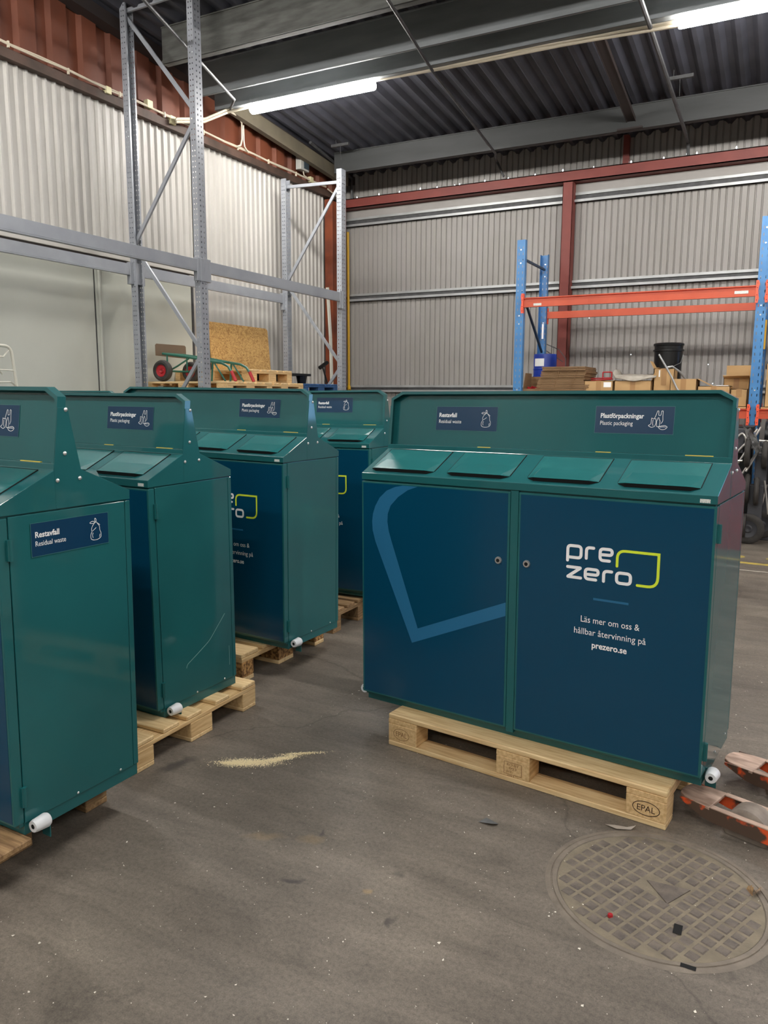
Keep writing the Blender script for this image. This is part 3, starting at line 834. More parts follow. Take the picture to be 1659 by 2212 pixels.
# ================================================================== PALLETS
def pallet_std(name, loc, rz, label, hz=.144, boards=None, xend=None, old=False, marks=False, group='wooden pallets under the bins', blockset=None, chip=False, parent_marks=None, lx=1.2, blocks_x=None):
    e = empty(name, loc, R(rz), label, 'pallet', group)
    wx, wy = (M['wood_old_x'], M['wood_old_y']) if old else (M['wood_x'], M['wood_y'])
    k = hz / .144
    boards = boards or [(0, .145), (.186, .286), (.327, .472), (.513, .613), (.655, .8)]
    for i, (a, c) in enumerate(boards):
        x1 = xend[i] if xend else lx
        MB().box(0, x1, a, c, .122 * k, .144 * k).build('deck_board', wx, e, bevel=.004, seg=1)
    for x in (0, lx / 2 - .0725, lx - .145):
        xx = x
        if blocks_x: xx = blocks_x[[0, lx / 2 - .0725, lx - .145].index(x)]
        MB().box(xx, xx + .145, 0, .8, .100 * k, .1218 * k).build('stringer_board', wy, e, bevel=.002, seg=1)
        for a, c in ((0, .1), (.3275, .4725), (.7, .8)):
            bm_ = M['chip_block'] if chip else wy
            MB().box(xx, xx + .145, a, c, .022 * k, .0998 * k).build('block', bm_, e, bevel=.003, seg=1)
    bx0 = blocks_x[0] if blocks_x else 0; bx1 = (blocks_x[2] + .145) if blocks_x else lx
    for a, c in ((0, .1), (.3275, .4725), (.7, .8)):
        MB().box(bx0, bx1, a, c, 0, .0218 * k).build('bottom_board', wx, e, bevel=.003, seg=1)
    return e
# under the single bin: origin is its front-left bottom corner, its x axis runs along the front
pm = pallet_std('wooden_pallet', (-1.462, 2.862, 0), -7.0, 'pale wooden pallet marked EPAL under the bin standing alone on the right', hz=.146, lx=1.195)
FP = Plane((0, -.0008, 0), (1, 0, 0), (0, 0, 1))
mk = MB()
def oval(mb, cx, cz, a, b, w, off=0.0):
    flat(mb, FP, *stroke([(cx + a * math.cos(2 * math.pi * i / 36), cz + b * math.sin(2 * math.pi * i / 36)) for i in range(36)], w, True), off)
oval(mk, 1.124, .062, .048, .026, .0028)
text_on(mk, FP, 'EPAL', 1.124, .0505, .023, .064, False, .0, True)
mk.build('burnt_mark', M['brand'], pm)['label'] = 'oval EPAL mark'
mk = MB()
oval(mk, .068, .061, .040, .025, .002)
text_on(mk, FP, 'EPAL', .068, .0510, .021, .056, False, .0, True)
mk.build('burnt_mark', M['brand_faint'], pm)['label'] = 'faint oval EPAL mark'
mk = MB()
flat(mk, FP, *stroke([(.562, .034), (.638, .034), (.638, .084), (.562, .084)], .0018, True), 0)
text_on(mk, FP, 'RO-BY', .600, .0690, .0105, .052, False, 0, True)
text_on(mk, FP, '003', .600, .0545, .0105, .032, False, 0, True)
text_on(mk, FP, 'HT-', .588, .0395, .0105, .026, False, 0, True)
text_on(mk, FP, '001', .592, .0250, .007, .028, False, 0, True)
mk.build('burnt_mark', M['brand_faint'], pm)['label'] = 'boxed RO-BY 003 mark'
pallet_std('wooden_pallet', (-3.44, 2.13, 0), 0.3, 'wooden pallet with five narrow deck boards under the second bin of the left row', hz=.128,
           boards=[(0, .105), (.158, .258), (.303, .403), (.499, .599), (.692, .80)])
pallet_std('wooden_pallet', (-3.22, 1.13, 0), 0, 'worn wooden pallet whose board end sticks out at the lower left edge', hz=.150, old=True,
           xend=[1.21, 1.21, 1.06, 1.06, 1.06], boards=[(0, .13), (.200, .343), (.39, .49), (.53, .63), (.67, .8)], blocks_x=[0, .45, .89])
pallet_std('wooden_pallet', (-3.685, 3.16, 0), -1.0, 'pallet with chipboard blocks under the third bin of the left row', hz=.158, chip=True)
pallet_std('wooden_pallet', (-3.70, 4.10, 0), 0, 'weathered pallet under the back bin of the left row', hz=.148, old=True)
pallet_std('wooden_pallet', (-6.35, 4.46, 0), 0, 'pallet under the far left bin, hidden behind the left row', hz=.144, old=True)

# ================================================================== PERFORATED RACK UPRIGHTS
def perf_face(mb, o, u, v, n, width, length, cols, hw, hh, pitch, th=.002, start=.03, alt=False):
    """strip with real rectangular holes; u across, v along, n normal"""
    o, u, v, n = Vector(o), Vector(u), Vector(v), Vector(n)
    rows = int((length - 2 * start) / pitch)
    def quad(a0, a1, b0, b1):
        mb.add([o + u * a0 + v * b0, o + u * a1 + v * b0, o + u * a1 + v * b1, o + u * a0 + v * b1], [(0, 1, 2, 3)])
    cols = sorted(cols)
    xs = [0]
    for c in cols: xs += [c - hw / 2, c + hw / 2]
    xs.append(width)
    # solid strips between columns
    for i in range(0, len(xs), 2): quad(xs[i], xs[i + 1], 0, length)
    for c in cols:
        a0, a1 = c - hw / 2, c + hw / 2
        quad(a0, a1, 0, start)
        for r in range(rows):
            b = start + r * pitch
            quad(a0, a1, b + hh, b + pitch)
        quad(a0, a1, start + rows * pitch, length)

def grey_upright(e, x, y, h, front):
    """C section, 11 cm face towards the aisle (+x) or the wall"""
    s = 1 if front else -1
    m = MB()
    w, d = .11, .075
    perf_face(m, (x, y - w / 2, 0), (0, 1, 0), (0, 0, 1), (1, 0, 0), w, h, [.032, .078], .012, .016, .05)
    xb = x - s * d
    for yy in (-w / 2, w / 2):
        perf_face(m, (x, y + yy, 0), (-s, 0, 0), (0, 0, 1), (0, 1, 0), d, h, [.022, .052], .009, .013, .05, start=.045)
    m.add([(xb, y - w / 2, 0), (xb, y - w / 2 + .02, 0), (xb, y - w / 2 + .02, h), (xb, y - w / 2, h)], [(0, 1, 2, 3)])
    m.add([(xb, y + w / 2, 0), (xb, y + w / 2 - .02, 0), (xb, y + w / 2 - .02, h), (xb, y + w / 2, h)], [(0, 1, 2, 3)])
    m.build('upright', M['grey_paint'], e)
    MB().box(min(x, xb) - .03, max(x, xb) + .03, y - .08, y + .08, 0, .008).build('foot_plate', M['grey_paint'], e)

XF, XRr = -5.35, -6.30
g = empty('pallet_rack', (-5.8, 6.3, 0), 0, 'tall grey pallet rack with perforated uprights along the white left wall', 'rack')
g.location = (0, 0, 0)
for y, h in ((6.30, 5.52), (9.09, 4.42), (3.52, 5.52)):
    grey_upright(g, XF, y, h, True)
    grey_upright(g, XRr, y, h if h > 5 else 4.40, False)
def gbrace(y, a, b):
    m = MB(); p0 = Vector((a[0], y, a[1])); p1 = Vector((b[0], y, b[1]))
    m.beam(p0, p1, .022, .040, up=(0, 1, 0)) if False else m.beam(p0, p1, .024, .040, up=(0, 0, 1))
    return m.build('brace', M['grey_paint'], g, bevel=.003)
for y in (6.30, 3.52):
    for a, b in (((-6.27, 5.37), (-5.40, 5.38)), ((-6.26, 5.31), (-5.42, 4.30)), ((-5.40, 4.22), (-6.27, 3.10)), ((-6.26, 3.04), (-5.42, 1.98)), ((-5.42, 1.92), (-6.27, .82)), ((-6.27, .30), (-5.40, .30))):
        gbrace(y, a, b)
for a, b in (((-6.26, 4.30), (-5.40, 4.27)), ((-5.41, 4.24), (-6.26, 3.05)), ((-6.26, 3.02), (-5.40, 1.93)), ((-5.40, 1.90), (-6.26, .82)), ((-6.27, .30), (-5.40, .30))):
    gbrace(9.09, a, b)
def gbeam(x, y0, y1, z0, z1, face):
    m = MB(); m.box(x - .022, x + .022, y0, y1, z0, z1)
    m.box(x + face * .022, x + face * .0235, y0, y1, z0 + .014, z0 + .018)
    m.build('cross_beam', M['grey_paint'], g, bevel=.004)
    for yy, s in ((y0, 1), (y1, -1)):
        c = MB(); ya, yb = sorted((yy, yy + s * .045))
        c.box(x - .026, x + .026, ya, yb, z0 - .09, z1 + .02)
        xx = x + face * .026
        c.box(xx - .004, xx + .004, min(yy - s * .06, yy), max(yy - s * .06, yy), z0 - .09, z1 + .02)
        c.build('beam_connector', M['grey_paint'], g, bevel=.003)
for (a, b) in ((3.578, 6.242), (6.358, 9.032)):
    gbeam(XF - .02, a, b, 2.745, 2.862, 1)
    gbeam(XRr + .02, a, b, 2.765, 2.880, 1)
# beam bay in front of the seam lines (far left end is out of the picture)

# ---- crates and pallets standing inside the grey rack
def crate(x, y, w, d, h, label):
    e = empty('wooden_crate', (x, y, 0), 0, label, 'crate', 'crates under the stored pallets')
    n = int(h / .115)
    for i in range(n):
        z0 = i * h / n
        MB().box(-w / 2, w / 2, -d / 2, d / 2, z0, z0 + h / n - .008).build('side_slat', M['wood_old_y'], e, bevel=.004, seg=1)
    return e
crate(-5.94, 6.78, 1.10, .74, 1.515, 'tall wooden crate under the pallet that carries the hand truck')
crate(-5.94, 7.59, 1.10, .74, 1.515, 'tall wooden crate under the stacked pallets behind the green bins')
crate(-5.94, 8.42, 1.10, .74, 1.515, 'tall wooden crate under the blue pallet behind the green bins')
# ---- things on the crates (top z = 1.516)
ZR = 1.517
RG = 'pallets stored on the grey rack'
def rack_pallet(x, y, z, rz, label, **k):
    return pallet_std('wooden_pallet', (x, y, z), rz, label, group=RG, **k)
# long side (1.2 m) runs across the rack; the 0.8 m end faces the aisle
r0 = rack_pallet(-6.42, 6.46, ZR, 0, 'wooden pallet by the tall grey upright, under the wheels of the hand truck')
def clone(src, loc, label, rz=None):
    c = copy_tree(src); c.location = loc; c['label'] = label
    if rz is not None: c.rotation_euler = (0, 0, R(rz))
    return c
clone(r0, (-6.54, 7.28, ZR), 'wooden pallet left of the blue pallet, carrying the upper pallet', 0)
clone(r0, (-6.585, 7.10, ZR + .146), 'uppermost wooden pallet, in front of the strand board', 0)
bp_ = rack_pallet(-6.54, 8.10, ZR, 0, 'blue painted pallet by the short rack upright')
for ch in bp_.children: ch.data.materials.clear(); ch.data.materials.append(M['blue_pallet'])
pp = empty('plastic_pallet', (-5.85, 8.37, ZR + .146), 0, 'black plastic pallet with tapered feet beside the short rack upright', 'pallet')
t_ = MB(); t_.box(-.46, .14, -.45, .46, .105, .130)
for k_ in range(4): t_.box(-.40 + .16 * k_, -.34 + .16 * k_, -.45, .46, .130, .136)
t_.build('deck', M['black_plastic'], pp, bevel=.004)
for fx in (-.31, .06):
    for fy in (-.18, .35):
        MB().cyl((fx, fy, 0), (fx, fy, .106), .055, .075, 4 * 3).build('foot', M['black_plastic'], pp)
# strand board leaning on the wall
ob = MB().prism([(7.64, 0), (8.87, 0), (8.87, .585), (8.83, .61), (8.2, .61), (7.64, .61)], 'x', -.006, .006).build('strand_board', M['osb'])
ob.location = (-6.40, 0, ZR + .292); ob.rotation_euler = (0, R(-5), 0)
tag(ob, 'sheet of tan oriented strand board leaning against the white wall behind the pallets', 'board')

# ---- green hand truck lying on its back
ht = empty('hand_truck', (-6.18, 6.54, ZR + .145), R(-87), 'green two-wheeled hand truck with red grips lying on the pallets', 'hand truck')
def tire(e, c, r, w, axis='x', hub=M['red_paint'], name='wheel'):
    m = MB(); k = w / 2
    m.lathe([(r * .55, -k * .7), (r * .75, -k), (r * .92, -k * .85), (r, -k * .3), (r, k * .3), (r * .92, k * .85), (r * .75, k), (r * .55, k * .7)], 28, c, axis)
    o = m.build(name, M['rubber'], e, smooth=True)
    h = MB(); h.lathe([(.0001, -k * .45), (r * .2, -k * .75), (r * .28, -k * .4), (r * .5, -k * .55), (r * .56, -k * .8), (r * .56, k * .8), (r * .5, k * .55), (r * .28, k * .4), (r * .2, k * .75), (.0001, k * .45)], 24, c, axis)
    h.build('rim', hub, o, smooth=True)
    return o
tire(ht, (.0, .0, .118), .118, .08)
tire(ht, (-.5, .0, .118), .118, .08)
MB().cyl((.02, .0, .118), (-.52, .0, .118), .012).build('axle', M['truck_green'], ht)
fr = MB()
for sx in (-.08, -.42):
    fr.tube([(sx, -.06, .31), (sx, .30, .265), (sx, .60, .215), (sx, .74, .195), (sx, .82, .16), (sx, .87, .09), (sx, .895, .04)], .014, 8)
    fr.tube([(sx, .02, .118), (sx, .14, .17), (sx, .30, .25)], .010, 6)
    fr.tube([(sx, .0, .118), (sx, .0, .30)], .010, 6)
    fr.tube([(sx, .62, .21), (sx, .60, .004)], .011, 6)
    fr.tube([(sx, .64, .20), (sx, .78, .006)], .009, 6)
for yy, zz in ((-.05, .31), (.30, .265), (.58, .22)):
    fr.cyl((-.08, yy, zz), (-.42, yy, zz), .012)
fr.tube([(-.25, -.05, .31), (-.25, .58, .22)], .012, 8)
fr.build('frame', M['truck_green'], ht, smooth=True)
for sx in (-.08, -.42):
    MB().tube([(sx, .862, .11), (sx, .893, .05), (sx, .915, .004)], .018, 10).build('grip', M['red_paint'], ht, smooth=True)
tp_ = MB().prism([(-.50, .27), (.02, .285), (.02, .40), (.0, .415), (-.48, .42), (-.50, .405)], 'y', -.078, -.073)
tp_.build('toe_plate', M['truck_plate'], ht)

# ---- white tube cart end at far left
wc = empty('tube_trolley', (-5.5, 3.9, 0), 0, 'white tubular trolley end at the far left edge, above the nearest bin', 'trolley')
wz = ZR
wt = MB()
wt.tube(rounded([(0, -.7, .40 + wz), (0, .24, .38 + wz), (0, .27, .10 + wz), (0, .27, .0)], .06, False, 5), .012, 8)
wt.tube([(0, -.7, .4 + wz), (0, -.7, 0)], .012, 8)
wt.tube([(.05, .29, .02 + wz), (.45, .29, .0)], .012, 8)
wt.tube([(0, -.7, .30 + wz), (0, .17, .295 + wz), (0, .22, .35 + wz)], .007, 6)
wt.tube([(0, -.7, .08 + wz), (0, .22, .10 + wz), (.05, .29, .02 + wz), (.05, -.7, wz)], .007, 6)
wt.tube([(0, .27, .19 + wz), (0, .12, .195 + wz), (0, .15, .16 + wz)], .006, 6)
wt.build('frame', M['white_steel'], wc, smooth=True)

# ================================================================== BLUE AND ORANGE RACK
br = empty('pallet_rack', (0, 0, 0), 0, 'blue and orange pallet rack standing in front of the grey back wall', 'rack')
def blue_upright(x, y, h, face):
    m = MB(); w, d = .105, .07
    def slot_face(o, u, width):
        perf_face(m, o, u, (0, 0, 1), (0, 1, 0), width, h, [.026, width - .026], .008, .030, .075)
    slot_face((x - w / 2, y, 0), (1, 0, 0), w)
    for xx in (-w / 2, w / 2):
        perf_face(m, (x + xx, y, 0), (0, face, 0), (0, 0, 1), (1, 0, 0), d, h, [.035], .010, .010, .075, start=.05)
    m.build('upright', M['rack_blue'], br)
    rv = MB()
    for z in [z_ for z_ in (1.6, 2.42, 2.52, h - .28, h - .12) if z_ < h]:
        rv.cyl((x, y - face * .006, z), (x, y + face * .002, z), .009, n=10)
    rv.build('rivet', M['zinc_bolt'], br)
    MB().box(x - .08, x + .08, min(y, y + face * d) - .02, max(y, y + face * d) + .02, 0, .006).build('foot_plate', M['rack_blue'], br)
YF0, YR0 = 9.6, 10.68
for x, h in ((-3.09, 3.44), (-.345, 3.46), (2.40, 3.46)):
    blue_upright(x, YF0, h, 1)
    blue_upright(x, YR0, h - .02, -1)
    for z0, z1, y0, y1 in ((h - .22, h - .22, 9.66, 10.62), (h - .62, 2.12, 9.66, 10.62), (2.06, 1.2, 10.62, 9.66), (1.1, .3, 9.66, 10.62), (.2, .2, 9.66, 10.62)):
        MB().beam((x + .01, y0, z0), (x + .01, y1, z1), .028, .028, up=(1, 0, 0)).build('brace', M['rack_blue_dark'], br, bevel=.003)
def obeam(x0, x1, y, z0, z1, face):
    """stepped section; face = -1 front beam (step seen from the aisle)"""
    m = MB(); hh = z1 - z0
    s = face
    prof = [(y + s * .022, z0), (y - s * .022, z0), (y - s * .022, z1), (y + s * .018, z1), (y + s * .018, z1 - .012), (y - s * .006, z1 - .016), (y - s * .006, z1 - .034), (y + s * .022, z1 - .038)]
    m.prism(prof, 'x', x0, x1)
    m.box(x0, x1, y + s * .022 - .003, y + s * .022 + .003, z0, z0 + .010)
    m.box(x0, x1, y + s * .022 - .003, y + s * .022 + .003, z1 - .046, z1 - .036)
    m.build('cross_beam', M['rack_orange'], br)
    for xx, d in ((x0, -1), (x1, 1)):
        c = MB(); yy = y + s * .035
        cx0 = xx + d * .012
        poly = [(cx0 - d * .014, z0 - .07), (cx0 + d * .012, z0 - .075), (cx0 + d * .020, z0 - .02), (cx0 + d * .010, (z0 + z1) / 2), (cx0 + d * .020, z1 + .02), (cx0 + d * .012, z1 + .05), (cx0 - d * .014, z1 + .05)]
        c.prism(poly, 'y', yy - .004, yy + .003)
        c.box(min(xx, xx + d * .004), max(xx, xx + d * .004), min(y - .022, yy), max(y + .022, yy), z0 - .07, z1 + .05)
        co = c.build('beam_connector', M['connector'], br)
        hl = MB()
        for zz in (z0 - .045, z0 + .01, z1 - .03, z1 + .02): hl.cyl((cx0, yy + s * .0045, zz), (cx0, yy + s * .003, zz), .005, n=8)
        hl.build('connector_hole', M['black'], co)
for x0, x1 in ((-3.03, -.405), (-.285, 2.34)):
    obeam(x0, x1, YF0 - .01, 2.618, 2.735, -1)
    obeam(x0, x1, YR0, 2.575, 2.665, 1)
    obeam(x0, x1, YF0 - .01, 1.285, 1.395, -1)
    obeam(x0, x1, YR0, 1.285, 1.395, 1)
lb_ = MB(); lb_.box(-2.90, -2.80, YF0 - .0365, YF0 - .033, 2.632, 2.660); lb_.box(-.62, -.48, YF0 - .0365, YF0 - .033, 2.650, 2.682); lb_.box(.0, .09, YF0 - .0385, YF0 - .033, 1.30, 1.33)
lb_.build('load_label', M['sticker'], br)
MB().box(-.327, -.30, YR0 - .075, YR0 - .072, 2.1, 2.45).build('capacity_sign', M['yellow'], br)
MB().box(-3.085, -3.06, YR0 - .075, YR0 - .0725, 2.30, 2.50).build('white_label', M['print_white'], br)
# shelf boards (chipboard) that carry the boxes
for x0, x1 in ((-3.02, -.42), (-.27, 2.33)):
    MB().box(x0, x1, YF0 - .01, YR0 - .03, 1.396, 1.412).build('shelf_panel', M['card'], br)

# ---- goods on the shelf, z = 1.413
ZS = 1.413
def carton(label, x0, x1, y0, y1, h, flaps=(), group=None, m='card', lid=True, tape=True):
    e = empty('cardboard_box', ((x0 + x1) / 2, (y0 + y1) / 2, ZS), 0, label, 'box', group)
    a, c = (x1 - x0) / 2, (y1 - y0) / 2; t = .006
    b = MB(); b.box(-a, a, -c, c, 0, t); b.box(-a, a, -c, -c + t, 0, h); b.box(-a, a, c - t, c, 0, h); b.box(-a, -a + t, -c, c, 0, h); b.box(a - t, a, -c, c, 0, h)
    if lid: b.box(-a, a, -c, c, h - t, h)
    b.build('carton_body', M[m], e)
    for side, L, ang in flaps:
        ang = R(ang); f = MB()
        if side == 'front': f.add([(-a, -c, h), (a, -c, h), (a, -c - L * math.sin(ang), h + L * math.cos(ang)), (-a, -c - L * math.sin(ang), h + L * math.cos(ang))], [(0, 1, 2, 3)])
        if side == 'back': f.add([(-a, c, h), (a, c, h), (a, c + L * math.sin(ang), h + L * math.cos(ang)), (-a, c + L * math.sin(ang), h + L * math.cos(ang))], [(0, 1, 2, 3)])
        if side == 'left': f.add([(-a, -c, h), (-a, c, h), (-a - L * math.sin(ang), c * .8, h + L * math.cos(ang)), (-a - L * math.sin(ang), -c * .8, h + L * math.cos(ang))], [(0, 1, 2, 3)])
        if side == 'right': f.add([(a, -c, h), (a, c, h), (a + L * math.sin(ang), c * .8, h + L * math.cos(ang)), (a + L * math.sin(ang), -c * .8, h + L * math.cos(ang))], [(0, 1, 2, 3)])
        o = f.build('box_flap', M[m], e)
        md = o.modifiers.new('s', 'SOLIDIFY'); md.thickness = .005
    if tape:
        MB().box(-.03, .03, -c - .001, -c, h * .55, h).build('parcel_tape', M['parcel_tape'], e)
    return e
carton('open brown box with dark inside at the left end of the blue rack shelf', -3.03, -2.82, 9.66, 10.0, .20, flaps=[('left', .20, -4), ('back', .16, -8), ('right', .16, 12)], m='card_dark', lid=False, tape=False)
rd = MB()
for i in range(14):
    x_, y_ = -3.0 + .18 * random.random(), 9.68 + .2 * random.random()
    rd.tube([(x_, y_, ZS + .185 + .02 * random.random()), (x_ + .05 * random.uniform(-1, 1), y_ + .03, ZS + .20 + .03 * random.random()), (x_ + .06 * random.uniform(-1, 1), y_ + .06, ZS + .185)], .014, 6)
tag(rd.build('red_strap', M['red_paint'], smooth=True), 'crumpled red webbing in the brown box at the left end of the shelf', 'strap')
# flattened cartons: bundles
FG = 'flattened cartons stacked on the blue rack shelf'
zz = ZS
nb = 11
for i in range(nb):
    th = .042 if i < nb - 1 else .05
    dx = -.014 * i + random.uniform(-.012, .012) if False else .0
    x0 = -2.905 + .012 * i + random.uniform(-.006, .006); x1 = -2.26 + .012 * i * (1 if i < 6 else .2) + random.uniform(-.012, .012)
    y0 = 9.63 + random.uniform(0, .02); y1 = 10.25 + random.uniform(-.02, .02)
    b = MB()
    for k in range(3):
        b.box(x0 + random.uniform(-.008, .008), x1 + random.uniform(-.008, .008), y0 + random.uniform(-.006, .006), y1, zz + k * th / 3, zz + (k + .8) * th / 3)
    b.box(x0 + .22, x0 + .226, y0 - .008, y1, zz, zz + th * .96)
    b.box(x0 + .44, x0 + .446, y0 - .008, y1, zz, zz + th * .96)
    nm = 'topmost' if i == nb - 1 else ('lowest' if i == 0 else ['', 'second', 'third', 'fourth', 'fifth', 'sixth', 'seventh', 'eighth', 'ninth', 'tenth'][i] + ' from the bottom')
    tag(b.build('flattened_carton', M['card_dark']), 'bundle of brown flattened cartons, ' + nm + ' in the stack', 'carton', FG)
    zz += th + .0005
c1 = carton('closed tan box with a white address label, right of the flattened cartons', -2.245, -1.90, 9.64, 10.05, .300)
MB().box(.06, .15, -.2066, -.205, .22, .28).build('address_label', M['print_white'], c1)
rc = MB()
for (a, b) in (((-2.24, 9.95, ZS + .305), (-1.98, 9.95, ZS + .325)), ((-2.22, 10.03, ZS + .305), (-1.98, 10.03, ZS + .325)), ((-2.10, 9.99, ZS + .31), (-2.10, 9.99, ZS + .41)), ((-2.10, 9.99, ZS + .41), (-1.99, 9.99, ZS + .41)), ((-1.99, 9.99, ZS + .41), (-1.99, 9.99, ZS + .32)), ((-2.24, 9.97, ZS + .33), (-1.99, 9.99, ZS + .34))):
    rc.cyl(a, b, .008)
tag(rc.build('wire_holder', M['red_paint']), 'small red wire holder lying on the closed tan box with the address label', 'holder')
c2 = carton('tan box with crumpled grey paper and flaps hanging open, in the middle of the shelf', -1.885, -1.455, 9.64, 10.05, .30, flaps=[('left', .17, 125), ('right', .16, 20)])
# drooping front flap and crumpled cover
cv = MB(); nx, ny = 14, 6; vs = []
for j in range(ny + 1):
    for i in range(nx + 1):
        u, v = i / nx, j / ny
        x_ = -1.91 + .50 * u; y_ = 9.62 + .40 * v
        z_ = ZS + .335 + .012 * abs(u - .5) * 2 + .03 * v + .006 * math.sin(9 * u + 5 * v) - (.05 if j == 0 else 0) * (1 - abs(u - .45)) + .008 * random.random()
        if i == 0: z_ += .06
        vs.append((x_, y_, z_))
fs = [(j * (nx + 1) + i, j * (nx + 1) + i + 1, (j + 1) * (nx + 1) + i + 1, (j + 1) * (nx + 1) + i) for j in range(ny) for i in range(nx)]
cv.add(vs, fs)
M['paper'] = mat('grey_wrapping_paper', (186, 180, 168), 0.8, col2=(150, 142, 130), nscale=9)
cvo = cv.build('wrapping_paper', M['paper'], smooth=True); md = cvo.modifiers.new('s', 'SOLIDIFY'); md.thickness = .01
tag(cvo, 'sheet of crumpled grey wrapping paper over the tan box in mid shelf', 'paper')
c3 = carton('tall tan box with slanting cut front standing below the black bucket', -1.44, -1.21, 9.68, 9.95, .44, flaps=[('left', .10, 30)])
MB().box(-.06, -.045, -.1366, -.135, .34, .42).build('address_label', M['print_white'], c3)
c4 = carton('open tan box with flap out, in front of the black bucket', -1.245, -.955, 9.63, 9.98, .315, flaps=[('right', .24, 118)], lid=False)
c5 = carton('low tan box with white paper on top near the right end of the shelf', -.945, -.60, 9.66, 10.0, .235, lid=True)
MB().box(.02, .15, -.12, .1, .236, .242).build('paper_sheet', M['print_white'], c5)
c6 = carton('open brown box beside the blue upright, its flap folded back', -.70, -.42, 10.03, 10.42, .33, flaps=[('back', .16, 0), ('front', .14, 80), ('right', .12, 5)], lid=False)
c7 = carton('large tan box at the right edge of the photo, on the next bay', -.24, .30, 9.65, 10.2, .30, flaps=[('front', .18, 2), ('left', .2, -10)], lid=False)
c8 = carton('tan box half hidden behind the bin, low under the shelf beam', -.595, -.42, 9.70, 9.98, .20)
c8.location.z = ZS
pb = MB(); nx = 8; vs = []
for j in range(5):
    for i in range(nx + 1):
        vs.append((-.26 + .35 * i / nx, 9.72 + .4 * j / 4, ZS + .47 + .06 * math.sin(i * 1.3 + j) * (.5 + .5 * random.random()) + .05 * i / nx))
pb.add(vs, [(j * (nx + 1) + i, j * (nx + 1) + i + 1, (j + 1) * (nx + 1) + i + 1, (j + 1) * (nx + 1) + i) for j in range(4) for i in range(nx)])
pbo = pb.build('plastic_bag', M['poly'], smooth=True); md = pbo.modifiers.new('s', 'SOLIDIFY'); md.thickness = .01
tag(pbo, 'pale plastic bag bulging out of the large tan box at the right edge', 'bag')
# drum
dr = empty('plastic_drum', (-2.93, 10.28, ZS), 0, 'blue plastic drum with white label behind the flattened cartons', 'drum')
MB().lathe([(.0001, 0), (.145, 0), (.15, .02), (.15, .64), (.146, .66), (.14, .66), (.138, .64), (.0001, .62)], 32).build('drum_body', M['drum_blue'], dr, smooth=True)
MB().lathe([(.1505, .45), (.154, .455), (.154, .47), (.1505, .475)], 32).build('drum_rib', M['drum_blue'], dr, smooth=True)
lm = MB(); pts = [(R(-135 + 4 * i)) for i in range(15)]
lm.add([(.152 * math.cos(t), .152 * math.sin(t), z) for z in (.50, .60) for t in pts], [(i, i + 1, 15 + i + 1, 15 + i) for i in range(14)])
lm.build('drum_label', M['print_white'], dr)
# bucket on drum-like stand
bk = empty('plastic_bucket', (-1.37, 10.28, ZS), 0, 'shiny black plastic tub with rolled rim standing at the back of the shelf', 'bucket')
MB().lathe([(.0001, .0), (.150, .0), (.165, .55), (.168, .66), (.182, .665), (.182, .685), (.168, .69), (.170, .73), (.180, .735), (.182, .755), (.170, .765), (.160, .75), (.155, .5), (.0001, .45)], 36).build('tub', M['black_plastic'], bk, smooth=True)
MB().tube([(.176, 0, .62), (.16, -.10, .52), (.05, -.175, .46)], .004, 6).build('bail_handle', M['galv'], bk)
hs = MB().tube([(-1.385, 9.60, ZS + .60), (-1.30, 9.60, ZS + .46), (-1.22, 9.605, ZS + .32), (-1.16, 9.605, ZS + .20), (-1.12, 9.61, ZS + .15)], .011, 8)
hs.tube([(-1.29, 9.66, ZS + .45), (-1.24, 9.68, ZS + .46), (-1.16, 9.75, ZS + .40), (-1.07, 9.85, ZS + .28)], .013, 8)
tag(hs.build('bent_tube', M['galv'], smooth=True), 'bent shiny tubes sticking out of the open box in front of the black tub', 'tube')
wr = MB().tube([(-2.98, 10.5, 2.22), (-2.80, 10.48, 2.14), (-2.70, 10.46, 2.02), (-2.70, 10.45, 1.5)], .006, 6)
wr.tube([(-2.98, 10.5, 2.13), (-2.74, 10.47, 1.98)], .006, 6)
wr.tube([(-2.88, 10.5, 2.19), (-2.88, 10.5, 2.04)], .004, 6)
tag(wr.build('wire_basket', M['galv_dull'], smooth=True), 'thin wire basket edge rising behind the blue drum', 'basket')

# ================================================================== CLUTTER AT THE RIGHT EDGE (folded wheeled trolleys)
def trolley(loc, rz, label, wheels, frame, plate):
    e = empty('folded_trolley', loc, R(rz), label, 'trolley', 'folded trolleys piled under the blue rack')
    for (c, r, w, ax) in wheels: tire(e, c, r, w, ax, M['grey_plastic'])
    f = MB()
    for pts in frame: f.tube(pts, .011, 8)
    f.build('frame', M['chrome'], e, smooth=True)
    pm_ = MB()
    for b in plate: pm_.box(*b)
    pm_.build('base_plate', M['grey_plastic'], e, bevel=.01)
    return e
trolley((-.26, 8.85, 0), 0, 'folded trolley at the bottom of the pile, its large wheel on the floor',
        [((-.02, -.05, .16), .16, .05, 'y'), ((.10, .25, .17), .15, .05, 'y'), ((-.06, -.10, .20), .125, .045, 'x')],
        [[(-.05, 0, .30), (.02, .0, .16)], [(.06, .1, .18), (.12, .1, .62)], [(.2, 0, .22), (.75, .1, .42)], [(.2, .05, .18), (.8, .15, .34)]],
        [(-.04, .10, -.02, .12, .20, .62)])
trolley((-.26, 8.85, .42), 0, 'folded trolley in the middle of the pile with two wheels side by side',
        [((-.055, -.08, .17), .15, .05, 'x'), ((.035, -.06, .14), .15, .05, 'x')],
        [[(.10, .0, .25), (.16, .0, -.10)], [(-.12, 0, .30), (.02, 0, .56)], [(-.08, -.05, .34), (.05, -.02, .60)]],
        [(.0, .12, .0, .14, .18, .52)])
